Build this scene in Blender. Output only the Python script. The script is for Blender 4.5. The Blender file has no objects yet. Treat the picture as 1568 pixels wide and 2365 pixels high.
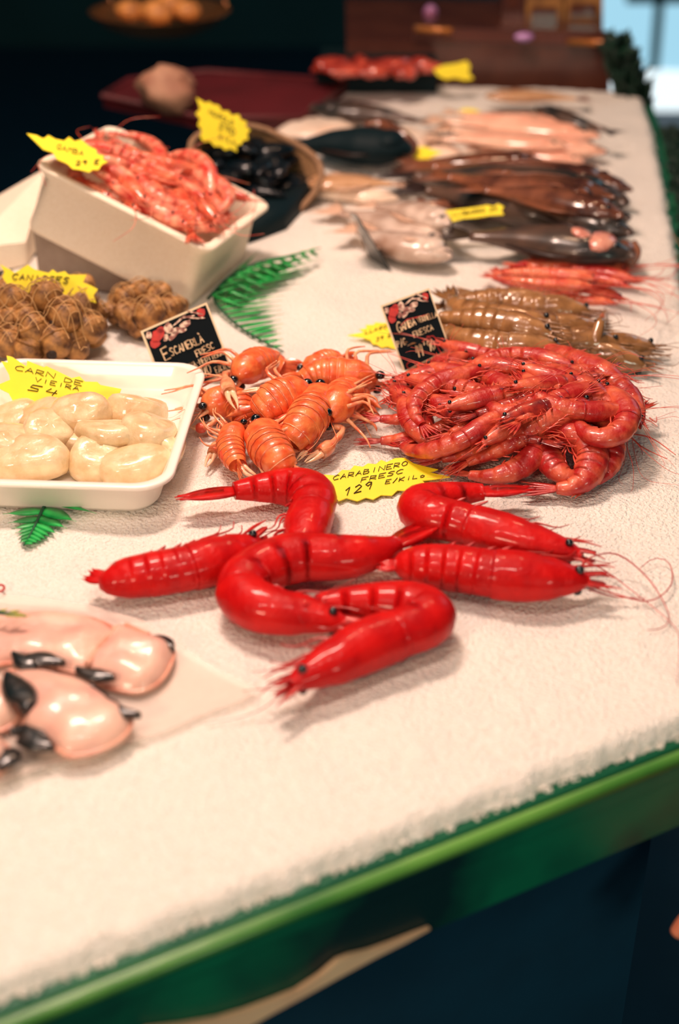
import bpy, math, random
import numpy as np
from mathutils import Vector, Matrix, noise

random.seed(7)
SC = bpy.context.scene
COL = SC.collection
PI = math.pi

# ---------------------------------------------------------------- camera, world, lights, exposure
F_PX = 3285.0
CAM_H = 0.72
PITCH = math.radians(32)
cam_data = bpy.data.cameras.new('camera')
cam_data.sensor_fit = 'VERTICAL'
cam_data.sensor_height = 36.0
cam_data.sensor_width = 24.0
cam_data.lens = F_PX / 2365 * 36
cam_data.dof.use_dof = True
cam_data.dof.focus_distance = 1.42
cam_data.dof.aperture_fstop = 2.4
cam_data.clip_start = 0.05
cam = bpy.data.objects.new('camera', cam_data)
cam.location = (0, 0, CAM_H)
cam.rotation_euler = (PI / 2 - PITCH, 0, 0)
COL.objects.link(cam)
SC.camera = cam

w = bpy.data.worlds.new('world')
w.use_nodes = True
w.node_tree.nodes['Background'].inputs[0].default_value = (0.05, 0.35, 0.5, 1)
w.node_tree.nodes['Background'].inputs[1].default_value = 0.06
SC.world = w


def lamp(kind, name, loc, energy, color, size=0.1, target=None, size_y=None):
    d = bpy.data.lights.new(name, kind)
    d.energy = energy
    d.color = color
    if kind == 'AREA':
        d.size = size
        if size_y:
            d.shape = 'RECTANGLE'
            d.size_y = size_y
    else:
        d.shadow_soft_size = size
    o = bpy.data.objects.new(name, d)
    o.location = loc
    if target is not None:
        o.rotation_euler = (Vector(target) - Vector(loc)).to_track_quat('-Z', 'Y').to_euler()
    COL.objects.link(o)
    return o


WARM = (1.0, 0.725, 0.60)
AMBER = (1.0, 0.60, 0.36)
# hanging lamps of the stall: a broad one above the back of the ice, rows of bare bulbs over the customers' side
lamp('AREA', 'counter_lamp', (-0.35, 1.75, 1.75), 32, WARM, 0.45, (-0.1, 1.15, 0), 0.25)
for i in range(6):
    lamp('POINT', 'bulb', (-0.62 + 0.17 * i, 0.42 + 0.07 * i + 0.05 * (i % 2), 1.30 + 0.04 * (i % 3)), 5.8 - 0.25 * i, WARM, 0.022)
for i in range(3):
    lamp('POINT', 'bulb', (-0.1 + 0.3 * i, 2.1 + 0.1 * i, 1.35), 5.0, AMBER, 0.03)
lamp('AREA', 'daylight', (1.9, 3.6, 1.0), 3, (0.55, 0.85, 1.0), 1.0, (0.4, 2.2, 0), 1.0)
lamp('AREA', 'fill_light', (-1.0, -0.5, 0.9), 13.0, (1.0, 0.70, 0.50), 0.3, (-0.2, 1.4, 0.0), 0.3)  # added warm fill from front left for the foam box and front faces
lamp('AREA', 'fill_light', (1.0, -0.9, 0.9), 8.0, (0.9, 1.0, 0.8), 0.5, (0.0, 0.7, -0.1), 0.3)  # added greenish fill that brightens the counter front
SC.view_settings.view_transform = 'Standard'
SC.view_settings.look = 'None'
SC.view_settings.exposure = 0.16
SC.view_settings.gamma = 1.0

# ---------------------------------------------------------------- pixel -> place helpers
_f = Vector((0, math.cos(PITCH), -math.sin(PITCH)))
_u = Vector((0, math.sin(PITCH), math.cos(PITCH)))
_r = Vector((1, 0, 0))
CAM = Vector((0, 0, CAM_H))


def ray(px, py):
    return _r * ((px - 784) / F_PX) - _u * ((py - 1182.5) / F_PX) + _f


def P(px, py, z=0.0):
    d = ray(px, py)
    return CAM + d * ((z - CAM_H) / d.z)


def PY(px, py, y):
    d = ray(px, py)
    return CAM + d * (y / d.y)


def PP(px, py, q, n):
    d = ray(px, py)
    return CAM + d * ((Vector(q) - CAM).dot(n) / d.dot(n))


# ---------------------------------------------------------------- materials
def mat(name, c1, c2=None, scale=40, rough=0.5, bump=0.0, bscale=200, coat=0.0, metal=0.0, sss=0.0,
        spec=0.5, emit=None, estr=0.0, alpha=1.0, trans=0.0, detail=4, dist=0.0015, contrast=(0.35, 0.65)):
    m = bpy.data.materials.new(name)
    m.use_nodes = True
    nt = m.node_tree
    b = nt.nodes['Principled BSDF']
    b.inputs['Roughness'].default_value = rough
    b.inputs['Metallic'].default_value = metal
    b.inputs['Coat Weight'].default_value = coat
    b.inputs['Coat Roughness'].default_value = 0.08
    b.inputs['Specular IOR Level'].default_value = spec
    b.inputs['Alpha'].default_value = alpha
    b.inputs['Transmission Weight'].default_value = trans
    if sss:
        b.inputs['Subsurface Weight'].default_value = sss
        b.inputs['Subsurface Radius'].default_value = (0.012, 0.007, 0.004)
        b.inputs['Subsurface Scale'].default_value = 1.0
    if emit:
        b.inputs['Emission Color'].default_value = (*emit, 1)
        b.inputs['Emission Strength'].default_value = estr
    tc = nt.nodes.new('ShaderNodeTexCoord')
    if c2 is None:
        b.inputs['Base Color'].default_value = (*c1, 1)
    else:
        n = nt.nodes.new('ShaderNodeTexNoise')
        n.inputs['Scale'].default_value = scale
        n.inputs['Detail'].default_value = detail
        r = nt.nodes.new('ShaderNodeValToRGB')
        r.color_ramp.elements[0].position = contrast[0]
        r.color_ramp.elements[1].position = contrast[1]
        r.color_ramp.elements[0].color = (*c1, 1)
        r.color_ramp.elements[1].color = (*c2, 1)
        nt.links.new(tc.outputs['Object'], n.inputs['Vector'])
        nt.links.new(n.outputs['Fac'], r.inputs['Fac'])
        nt.links.new(r.outputs['Color'], b.inputs['Base Color'])
    if bump:
        n2 = nt.nodes.new('ShaderNodeTexNoise')
        n2.inputs['Scale'].default_value = bscale
        n2.inputs['Detail'].default_value = 3
        bp = nt.nodes.new('ShaderNodeBump')
        bp.inputs['Strength'].default_value = bump
        bp.inputs['Distance'].default_value = dist
        nt.links.new(tc.outputs['Object'], n2.inputs['Vector'])
        nt.links.new(n2.outputs['Fac'], bp.inputs['Height'])
        nt.links.new(bp.outputs['Normal'], b.inputs['Normal'])
    return m


M = {}
M['ice'] = mat('crushed_ice', (0.97, 0.93, 0.86), (0.90, 0.80, 0.68), scale=420, rough=0.5, bump=1.0, bscale=300,
               dist=0.005, spec=0.35, contrast=(0.45, 0.75))
M['red'] = mat('deep_red_shell', (0.42, 0.002, 0.004), (0.64, 0.007, 0.006), scale=38, rough=0.42, bump=0.7, bscale=170,
               coat=0.22, dist=0.0014, spec=0.15, contrast=(0.3, 0.7))
M['red_dark'] = mat('dark_red_limb', (0.42, 0.008, 0.01), (0.60, 0.02, 0.014), scale=60, rough=0.35, coat=0.4)
M['gamba'] = mat('pink_red_shell', (0.42, 0.010, 0.009), (0.82, 0.17, 0.07), scale=48, rough=0.45, bump=0.8, bscale=220,
                 coat=0.4, dist=0.001, contrast=(0.42, 0.78))
M['gamba_limb'] = mat('pink_red_limb', (0.62, 0.03, 0.02), (0.80, 0.12, 0.06), scale=80, rough=0.35, coat=0.5)
M['gamba_dark'] = mat('maroon_shell', (0.12, 0.006, 0.010), (0.50, 0.04, 0.02), scale=70, rough=0.28, bump=0.3, bscale=300,
                      coat=0.9, dist=0.001)
M['orange'] = mat('orange_shell', (0.74, 0.085, 0.02), (0.90, 0.23, 0.065), scale=80, rough=0.36, bump=0.5, bscale=300,
                  coat=0.4, dist=0.001)
M['orange_limb'] = mat('orange_limb', (0.80, 0.15, 0.06), (0.95, 0.48, 0.24), scale=70, rough=0.35, coat=0.5)
M['claw_red'] = mat('claw_red', (0.70, 0.04, 0.025), (0.86, 0.16, 0.07), scale=60, rough=0.35, coat=0.5)
M['pale_claw'] = mat('pale_claw', (0.95, 0.62, 0.38), (0.86, 0.28, 0.14), scale=90, rough=0.3, coat=0.5, contrast=(0.5, 0.8))
M['brown'] = mat('brown_shell', (0.20, 0.085, 0.028), (0.42, 0.20, 0.075), scale=50, rough=0.28, bump=0.3, bscale=260,
                 coat=0.9, dist=0.001)
M['brown_limb'] = mat('brown_limb', (0.20, 0.09, 0.035), (0.36, 0.17, 0.07), scale=60, rough=0.35, coat=0.4)
M['coral'] = mat('coral_shell', (0.62, 0.055, 0.025), (0.85, 0.22, 0.11), scale=60, rough=0.3, coat=0.6)
M['pink_prawn'] = mat('pink_shell', (0.60, 0.03, 0.02), (0.95, 0.36, 0.22), scale=45, rough=0.35, coat=0.5)
M['eye'] = mat('black_eye', (0.002, 0.006, 0.009), rough=0.12, coat=0.5)
M['foam'] = mat('white_foam', (0.95, 0.90, 0.82), (0.92, 0.86, 0.77), scale=300, rough=0.55, bump=0.12, bscale=500, dist=0.0006)
M['foam_box'] = mat('foam_box', (0.96, 0.84, 0.68), (0.92, 0.79, 0.62), scale=260, rough=0.75, bump=0.2, bscale=300, dist=0.001)
M['grey_box'] = mat('grey_box', (0.30, 0.22, 0.17), (0.34, 0.26, 0.20), scale=60, rough=0.7)
M['tray_int'] = mat('white_tray', (0.98, 0.93, 0.83), rough=0.3, coat=0.3, sss=0.0)
M['yellow'] = mat('yellow_card', (0.95, 0.80, 0.012), (0.92, 0.74, 0.01), scale=30, rough=0.5)
M['ink'] = mat('brown_black_ink', (0.04, 0.012, 0.006), rough=0.6)
M['chalk'] = mat('cream_pen', (0.90, 0.66, 0.40), rough=0.7)
M['black_card'] = mat('black_card', (0.002, 0.006, 0.009), rough=0.7, spec=0.12)
M['cream_edge'] = mat('cream_card_edge', (0.92, 0.74, 0.48), rough=0.6)
M['card_red'] = mat('card_print_red', (0.70, 0.03, 0.02), (0.45, 0.02, 0.02), scale=150, rough=0.5)
M['card_pale'] = mat('card_print_pale', (0.90, 0.68, 0.52), (0.30, 0.10, 0.08), scale=210, rough=0.5, contrast=(0.42, 0.58))
M['scallop'] = mat('scallop_flesh', (0.72, 0.50, 0.26), (0.88, 0.70, 0.44), scale=55, rough=0.35, bump=0.9, bscale=90,
                   coat=0.6, sss=0.25, dist=0.002)
M['snail'] = mat('sea_snail_shell', (0.09, 0.03, 0.008), (0.52, 0.25, 0.075), scale=70, rough=0.55, bump=0.6, bscale=120,
                 dist=0.002)
M['snail_foot'] = mat('snail_opening', (0.03, 0.014, 0.01), rough=0.5)
M['net'] = mat('net_cord', (0.52, 0.30, 0.12), rough=0.8)
M['fern'] = mat('fern_green', (0.003, 0.24, 0.045), (0.015, 0.50, 0.09), scale=60, rough=0.4, coat=0.3)
M['fern_dark'] = mat('fern_stem', (0.002, 0.07, 0.03), rough=0.5)
M['sprig'] = mat('sprig_olive', (0.45, 0.40, 0.05), (0.32, 0.33, 0.05), scale=60, rough=0.5)
M['grass'] = mat('plastic_grass', (0.001, 0.016, 0.009), (0.002, 0.035, 0.018), scale=50, rough=0.5)
M['flesh'] = mat('fish_fillet_flesh', (0.72, 0.38, 0.31), (0.86, 0.54, 0.42), scale=30, rough=0.4, bump=0.6, bscale=60,
                 coat=0.3, sss=0.15, dist=0.003)
M['flesh_red'] = mat('fish_fillet_edge', (0.78, 0.26, 0.17), (0.88, 0.48, 0.34), scale=60, rough=0.3, coat=0.6)
M['skin_black'] = mat('black_fish_skin', (0.003, 0.010, 0.012), (0.03, 0.02, 0.015), scale=90, rough=0.3, bump=0.4, bscale=150, coat=0.6)
M['film'] = mat('plastic_film', (0.96, 0.80, 0.70), rough=0.25, alpha=0.55, coat=0.3, bump=0.5, bscale=14, dist=0.006)
M['fish_silver'] = mat('silver_fish', (0.80, 0.64, 0.54), (0.34, 0.20, 0.14), scale=18, rough=0.25, coat=0.7)
M['fish_dark'] = mat('dark_fish', (0.010, 0.018, 0.020), (0.14, 0.075, 0.05), scale=11, rough=0.3, coat=0.4, spec=0.35)
M['fish_black'] = mat('black_fish', (0.001, 0.010, 0.014), (0.004, 0.014, 0.018), scale=10, rough=0.6, spec=0.15)
M['fish_brown'] = mat('brown_fish', (0.045, 0.014, 0.010), (0.28, 0.10, 0.05), scale=16, rough=0.22, coat=0.9)
M['fish_tan'] = mat('tan_fish', (0.48, 0.24, 0.11), (0.70, 0.42, 0.24), scale=12, rough=0.3, coat=0.7)
M['fish_pink'] = mat('pink_fish', (0.88, 0.40, 0.27), (0.95, 0.60, 0.44), scale=12, rough=0.3, coat=0.6)
M['fish_white'] = mat('pale_fillet', (0.95, 0.80, 0.66), (0.90, 0.66, 0.50), scale=14, rough=0.35, coat=0.4)
M['gill'] = mat('pink_gill', (0.50, 0.13, 0.10), (0.85, 0.42, 0.30), scale=40, rough=0.3, coat=0.7)
M['fin_dark'] = mat('dark_fin', (0.025, 0.012, 0.010), rough=0.4)
M['fin_brown'] = mat('brown_fin', (0.22, 0.07, 0.03), rough=0.4)
M['fin_pale'] = mat('pale_fin', (0.75, 0.48, 0.34), rough=0.4)
M['mussel'] = mat('mussel_shell', (0.001, 0.006, 0.009), (0.006, 0.008, 0.011), scale=20, rough=0.25, coat=0.15, spec=0.3)
M['sack'] = mat('sack_weave', (0.32, 0.17, 0.07), (0.16, 0.08, 0.035), scale=260, rough=0.85, bump=0.6, bscale=300)
M['sack_rim'] = mat('sack_rim', (0.34, 0.19, 0.10), (0.24, 0.13, 0.07), scale=120, rough=0.85)
M['green_rail'] = mat('green_rail', (0.03, 0.16, 0.02), (0.12, 0.32, 0.05), scale=7, rough=0.38, coat=0.2)
M['green_lip'] = mat('green_lip', (0.003, 0.09, 0.045), (0.006, 0.12, 0.05), scale=20, rough=0.5)
M['teal_panel'] = mat('teal_panel', (0.001, 0.022, 0.024), (0.002, 0.16, 0.075), scale=4.5, rough=0.4, contrast=(0.45, 0.6))
M['cream_reflection'] = mat('cream_reflection', (0.98, 0.66, 0.40), (0.92, 0.56, 0.34), scale=18, rough=0.45)
M['floor'] = mat('floor_dark', (0.001, 0.034, 0.07), (0.001, 0.042, 0.085), scale=12, rough=0.6)
M['wall'] = mat('wall_dark', (0.001, 0.05, 0.06), (0.002, 0.06, 0.075), scale=3, rough=0.9)
M['maroon'] = mat('maroon_tray', (0.07, 0.003, 0.006), (0.10, 0.005, 0.009), scale=12, rough=0.6)
M['paper'] = mat('crumpled_paper', (0.50, 0.27, 0.17), (0.30, 0.12, 0.07), scale=30, rough=0.7, bump=0.5, bscale=60)
M['brass'] = mat('brass', (0.60, 0.26, 0.10), rough=0.35, metal=0.9)
M['case_brown'] = mat('case_brown', (0.075, 0.022, 0.016), (0.11, 0.035, 0.022), scale=14, rough=0.25, coat=0.4)
M['case_highlight'] = mat('case_highlight', (0.55, 0.20, 0.05), rough=0.3, metal=0.3)
M['amber'] = mat('amber_packet', (0.42, 0.19, 0.05), (0.12, 0.05, 0.02), scale=30, rough=0.5)
M['roll'] = mat('amber_bread', (0.85, 0.36, 0.09), (0.45, 0.16, 0.04), scale=40, rough=0.5)
M['steel_dim'] = mat('dull_steel', (0.16, 0.06, 0.05), rough=0.3, metal=0.6)
M['red_meat'] = mat('red_meat', (0.28, 0.015, 0.012), (0.60, 0.09, 0.05), scale=30, rough=0.3, coat=0.6)
M['purple'] = mat('lilac_wrap', (0.55, 0.30, 0.65), (0.30, 0.05, 0.12), scale=12, rough=0.35, coat=0.5)
M['sky_pane'] = mat('pane_daylight', (0.02, 0.03, 0.03), emit=(0.36, 0.66, 0.82), estr=0.95, rough=0.2)
M['white_pane'] = mat('pane_lit_white', (0.1, 0.1, 0.1), emit=(0.84, 0.96, 1.0), estr=1.05, rough=0.3)
M['mullion'] = mat('window_frame_grey', (0.12, 0.28, 0.32), rough=0.5)
M['grey_blue'] = mat('grey_blue_step', (0.06, 0.14, 0.17), (0.03, 0.08, 0.09), scale=4, rough=0.6)
M['human'] = mat('skin_warm', (0.80, 0.24, 0.13), (0.86, 0.32, 0.18), scale=40, rough=0.45, sss=0.1)
M['sleeve'] = mat('dark_sleeve', (0.004, 0.012, 0.018), rough=0.8)


# ---------------------------------------------------------------- object helpers
def obj(name, V, Fc, m, parent=None, smooth=True, origin=None):
    me = bpy.data.meshes.new(name)
    V = [Vector(v) for v in V]
    off = Vector((0, 0, 0))
    if parent is not None:
        off = Vector(parent['_o']) if '_o' in parent else parent.location.copy()
        if origin is None:
            V = [v - off for v in V]
    elif origin is not None:
        V = [v - Vector(origin) for v in V]
    me.from_pydata([tuple(v) for v in V], [], Fc)
    if smooth:
        me.polygons.foreach_set('use_smooth', [True] * len(me.polygons))
    ms = m if isinstance(m, (list, tuple)) else [m]
    for x in ms:
        me.materials.append(x)
    me.update()
    o = bpy.data.objects.new(name, me)
    COL.objects.link(o)
    if parent is not None:
        o.parent = parent
    elif origin is not None:
        o.location = origin
    return o


def tag(o, label=None, cat=None, group=None, kind=None):
    if label:
        o['label'] = label
    if cat:
        o['category'] = cat
    if group:
        o['group'] = group
    if kind:
        o['kind'] = kind
    return o


def thing(name, loc, label, cat, group=None):
    o = bpy.data.objects.new(name, None)
    o.empty_display_size = 0.01
    o.location = loc
    COL.objects.link(o)
    return tag(o, label, cat, group)


KIDS = {}


def sub(name, V, Fc, m, part, root, smooth=True):
    """a sub-part: parented to part, vertices given in world coordinates"""
    off = Vector(root.location)
    o = obj(name, [Vector(v) - off for v in V], Fc, m, None, smooth)
    o.parent = part
    return o


def copy_tree(o, parent=None):
    c = o.copy()
    COL.objects.link(c)
    c.parent = parent
    for ch in [x for x in o.children]:
        copy_tree(ch, c)
    return c


class MB:
    def __init__(self):
        self.v = []
        self.f = []

    def add(self, V, Fc):
        k = len(self.v)
        self.v += [Vector(x) for x in V]
        self.f += [tuple(i + k for i in q) for q in Fc]
        return self

    def box(self, c, s, rz=0.0):
        c = Vector(c)
        R = Matrix.Rotation(rz, 3, 'Z')
        V = [c + R @ Vector((x * s[0] / 2, y * s[1] / 2, z * s[2] / 2)) for x in (-1, 1) for y in (-1, 1) for z in (-1, 1)]
        return self.add(V, [(0, 1, 3, 2), (4, 6, 7, 5), (0, 4, 5, 1), (2, 3, 7, 6), (0, 2, 6, 4), (1, 5, 7, 3)])

    def hexa(self, b, t):
        n = len(b)
        V = list(b) + list(t)
        Fc = [tuple(reversed(range(n))), tuple(range(n, 2 * n))]
        for i in range(n):
            j = (i + 1) % n
            Fc.append((i, j, n + j, n + i))
        return self.add(V, Fc)

    def sphere(self, c, r, n=10, m=7, R=None):
        c = Vector(c)
        r = Vector(r) if hasattr(r, '__len__') else Vector((r, r, r))
        V = [Vector((0, 0, r.z))]
        for i in range(1, m):
            a = PI * i / m
            for j in range(n):
                b = 2 * PI * j / n
                V.append(Vector((r.x * math.sin(a) * math.cos(b), r.y * math.sin(a) * math.sin(b), r.z * math.cos(a))))
        V.append(Vector((0, 0, -r.z)))
        Fc = [(0, 1 + j, 1 + (j + 1) % n) for j in range(n)]
        for i in range(m - 2):
            for j in range(n):
                a = 1 + i * n + j
                b = 1 + i * n + (j + 1) % n
                Fc.append((a, a + n, b + n, b))
        e = len(V) - 1
        Fc += [(e, e - n + (j + 1) % n, e - n + j) for j in range(n)]
        if R is not None:
            V = [R @ v for v in V]
        return self.add([c + v for v in V], Fc)

    def tube(self, pts, r, n=6, r2=None):
        pts = [Vector(p) for p in pts]
        V, Fc = sweep(pts, [r + ((r2 if r2 is not None else r) - r) * i / (len(pts) - 1) for i in range(len(pts))], None, None, n)
        return self.add(V, Fc)

    def build(self, name, m, parent=None, smooth=True, origin=None):
        return obj(name, self.v, self.f, m, parent, smooth, origin)

    def subbuild(self, name, m, part, root, smooth=True):
        return sub(name, self.v, self.f, m, part, root, smooth)


def catmull(ctrl, n):
    """n points evenly spaced along a smooth curve through ctrl"""
    c = [Vector(p) for p in ctrl]
    if len(c) == 2:
        return [c[0].lerp(c[1], i / (n - 1)) for i in range(n)]
    c = [c[0] * 2 - c[1]] + c + [c[-1] * 2 - c[-2]]
    out = []
    for i in range(1, len(c) - 2):
        p0, p1, p2, p3 = c[i - 1:i + 3]
        for k in range(16):
            t = k / 16
            out.append(0.5 * ((2 * p1) + (p2 - p0) * t + (2 * p0 - 5 * p1 + 4 * p2 - p3) * t * t + (3 * p1 - p0 - 3 * p2 + p3) * t ** 3))
    out.append(c[-2])
    L = [0]
    for i in range(1, len(out)):
        L.append(L[-1] + (out[i] - out[i - 1]).length)
    res = []
    j = 0
    for k in range(n):
        s = L[-1] * k / (n - 1)
        while j < len(L) - 2 and L[j + 1] < s:
            j += 1
        d = L[j + 1] - L[j]
        res.append(out[j].lerp(out[j + 1], 0 if d < 1e-9 else min(1, (s - L[j]) / d)))
    return res


def sweep(pts, a, b=None, B=None, n=12, vent=1.0, pinch=1.0):
    """a/b: half sizes along N (in plane) and B. vent<1 flattens the -N side"""
    if b is None:
        b = a
    V = []
    m = len(pts)
    prevN = None
    for i, p in enumerate(pts):
        T = (pts[min(i + 1, m - 1)] - pts[max(i - 1, 0)])
        T = T.normalized() if T.length > 1e-9 else Vector((1, 0, 0))
        if B is not None:
            N = Vector(B).cross(T)
            if N.length < 1e-6:
                N = prevN or Vector((0, 0, 1))
            N.normalize()
        else:
            ref = prevN if prevN is not None else (Vector((0, 0, 1)) if abs(T.z) < 0.9 else Vector((1, 0, 0)))
            N = ref - T * ref.dot(T)
            N = N.normalized() if N.length > 1e-6 else T.orthogonal().normalized()
        prevN = N
        Bi = T.cross(N)
        for j in range(n):
            t = 2 * PI * j / n
            cs, sn = math.cos(t), math.sin(t)
            k = vent if cs < 0 else 1.0
            V.append(p + N * (a[i] * cs * k) + Bi * (b[i] * sn))
    Fc = []
    for i in range(m - 1):
        for j in range(n):
            q = (j + 1) % n
            Fc.append((i * n + j, i * n + q, (i + 1) * n + q, (i + 1) * n + j))
    Fc.append(tuple(range(n)))
    Fc.append(tuple(reversed(range((m - 1) * n, m * n))))
    return V, Fc


def interp(x, xs, ys):
    return float(np.interp(x, xs, ys))


def blade(base, direction, side, length, width, normal, thick=0.0006, curl=0.0, n=9, tip=0.35):
    """a leaf-like blade with thickness"""
    d = direction.normalized()
    s = side.normalized()
    nn = normal.normalized()
    V = []
    for i in range(n):
        t = i / (n - 1)
        wv = width * (math.sin(PI * min(1, t * (1 - tip) + 0.18)) ** 0.8 if t < 1 else 0.05)
        c = base + d * (length * t) + nn * (curl * length * t * t)
        th = thick * (1 - 0.5 * t)
        V += [c - s * wv / 2, c + nn * th, c + s * wv / 2, c - nn * th]
    Fc = []
    for i in range(n - 1):
        for j in range(4):
            q = (j + 1) % 4
            Fc.append((i * 4 + j, i * 4 + q, (i + 1) * 4 + q, (i + 1) * 4 + j))
    Fc += [(3, 2, 1, 0), (4 * n - 4, 4 * n - 3, 4 * n - 2, 4 * n - 1)]
    return V, Fc


# ---------------------------------------------------------------- shrimp
def prawn(name, ctrl, H, label, cat, group=None, mats=('red', 'red_dark'), s=1, B=(0, 0, 1), antennae=None, ant_len=1.0,
          detail=1.0, wide=0.88, n_leg=5, head=0.42, rnd=None, fan_open=0.30, ant_r=0.0006, tail_mat=None, legs=True,
          rostrum=1.0, fan_len=2.3, seg=1.0, tuck=False, plump=1.0, fan_w=1.0):
    """ctrl: world points from the head tip to the root of the tail fan. s=+1 when the belly lies to the left of
    the direction of travel (head -> tail) seen against B. H: half height of the carapace."""
    rnd = rnd or random.Random(len(ctrl) * 17 + int(abs(ctrl[0][0]) * 9999))
    shell, limb = M[mats[0]], M[mats[1]]
    B = Vector(B)
    ns = 56
    pts = catmull(ctrl, ns)
    zmin = min(p.z for p in pts) - H * wide * 0.8
    mid = pts[ns // 2]
    root = thing(name, (mid.x, mid.y, max(zmin, -0.002)), label, cat, group)

    def frame(t):
        x = t * (ns - 1)
        i = int(min(ns - 2, max(0, math.floor(x))))
        p = pts[i].lerp(pts[i + 1], x - i)
        T = (pts[min(i + 2, ns - 1)] - pts[max(i - 1, 0)]).normalized()
        N = B.cross(T).normalized()          # left of travel
        vd = N * s                            # towards the belly
        return p, T, vd, T.cross(N).normalized()

    # carapace
    ih = int(head * (ns - 1)) + 1
    cp = pts[:ih]
    prof_x = [0, 0.06, 0.18, 0.4, 0.7, 0.9, 1.0]
    prof_a = [0.16, 0.34, 0.56, 0.84, 1.0, 1.0, 0.93]
    A = [H * interp(i / (ih - 1), prof_x, prof_a) for i in range(ih)]
    W = [x * wide for x in A]
    V, Fc = sweep(cp, A, W, B, 24)
    for i in range(ih):
        tt = i / (ih - 1)
        for j in range(24):
            th = 2 * PI * j / 24
            lat = abs(math.sin(th))
            g = 1 - 0.075 * lat * math.exp(-((tt - 0.40 - 0.14 * math.cos(th) * s) / 0.055) ** 2)
            g *= 1 - 0.05 * math.exp(-((math.cos(th) * s - 0.30) / 0.10) ** 2) * (1 if 0.30 < tt < 0.93 else 0.3)
            g *= 1 + 0.035 * math.exp(-((tt - 0.965) / 0.022) ** 2)
            q = V[i * 24 + j]
            g += 0.02 * noise.noise(q * 150)
            V[i * 24 + j] = cp[i] + (q - cp[i]) * g
    car = obj('carapace', V, Fc, shell, root)
    # abdomen with six overlapping plates
    nseg = 6
    ap, aA = [], []
    for k in range(nseg):
        for q in range(5):
            fr = q / 4
            t = head - 0.02 + (1 - head + 0.02) * (k + fr * 0.999) / nseg
            p, T, vd, Bn = frame(min(0.9999, t))
            base = interp((t - head) / (1 - head), [0, 0.25, 0.5, 0.75, 0.9, 1], [0.93, 0.93, 0.82, 0.60, 0.46, 0.36])
            if tuck:
                base = interp((t - head) / (1 - head), [0, 0.4, 0.7, 0.85, 0.95, 1], [0.95, 0.95, 0.86, 0.70, 0.50, 0.22])
            if tuck == 2:
                base = interp((t - head) / (1 - head), [0, 0.4, 0.7, 0.85, 0.95, 1], [0.93, 0.95, 0.84, 0.66, 0.46, 0.34])
            base *= 1 + (plump - 1) * min(1.0, max(0.0, (t - head) / (1 - head)) * 3)
            ap.append(p)
            aA.append(H * base * (1.0 + seg * (0.06 * math.sin(fr * PI * 0.62) - 0.03)))
    V, Fc = sweep(ap, aA, [x * wide * 0.96 for x in aA], B, 16)
    abd = obj('abdomen', V, Fc, shell, root)
    # rostrum with teeth
    p, T, vd, Bn = frame(0.02)
    tipdir = (-T - vd * 0.10).normalized()
    mb = MB()
    r0 = p - vd * H * 0.22 + T * H * 0.2
    rp = [r0 + tipdir * H * 1.45 * rostrum * k / 5 - vd * H * 0.10 * (k / 5) ** 2 for k in range(6)]
    mb.add(*sweep(rp, [H * 0.17 * (1 - k / 5.6) for k in range(6)], [H * 0.08 * (1 - k / 5.6) for k in range(6)], B, 6))
    for k in range(1, 4):
        q = rp[k] - vd * H * 0.10
        mb.tube([q, q - vd * H * 0.16 - T * H * 0.12], H * 0.035, 4, H * 0.008)
    mb.build('rostrum', limb, root)
    # eyes on stalks
    for sd in (1, -1):
        p, T, vd, Bn = frame(head * 0.13)
        e = p + Bn * (sd * H * wide * 0.50) - vd * H * 0.04 - T * H * 0.05
        MB().sphere(e, (H * 0.17, H * 0.17, H * 0.17), 10, 8).build('eye', M['eye'], root)
    # antennal scales (flat plates by the mouth)
    mb = MB()
    for sd in (1, -1):
        p, T, vd, Bn = frame(0.03)
        d = (-T + vd * 0.10 + Bn * 0.05 * sd)
        mb.add(*blade(p + Bn * sd * H * 0.16 + vd * H * 0.05 + T * H * 0.3, d, Bn.cross(d), H * 1.15, H * 0.36, Bn, thick=H * 0.03))
    mb.build('antennal_scale', limb, root)
    # mouth limbs
    mb = MB()
    for k in range(4 if detail >= 1 else 2):
        p, T, vd, Bn = frame(0.06 + 0.035 * k)
        q = p + vd * H * 0.42 + Bn * (0.2 * ((k % 2) * 2 - 1) * H)
        mb.tube(catmull([q, q - T * H * (0.8 + 0.1 * k) + vd * H * 0.22, q - T * H * (1.4 + 0.16 * k) + vd * H * (0.08 + 0.1 * k)], 6),
                H * 0.065, 5, H * 0.022)
    mb.build('mouth_limbs', limb, root)
    # antennae
    if antennae is None:
        antennae = []
        p, T, vd, Bn = frame(0.03)
        L = (pts[0] - pts[ns // 2]).length * 2.2 * ant_len
        for k in range(2):
            sw = rnd.uniform(-0.5, 1.0)
            base = p + Bn * (k * 2 - 1) * H * 0.12
            a1 = base - T * L * 0.35 + vd * L * 0.10 * sw + Vector((0, 0, 0.002))
            a2 = base - T * L * 0.55 + vd * L * (0.30 * sw)
            a3 = base - T * L * 0.60 + vd * L * (0.62 * sw + 0.1)
            for q in (a1, a2, a3):
                q.z = max(0.0035, min(q.z, base.z))
            antennae.append([base, a1, a2, a3])
    for an in antennae:
        MB().tube(catmull(an, 22), ant_r, 4, ant_r * 0.45).build('antenna', limb, root)
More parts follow.
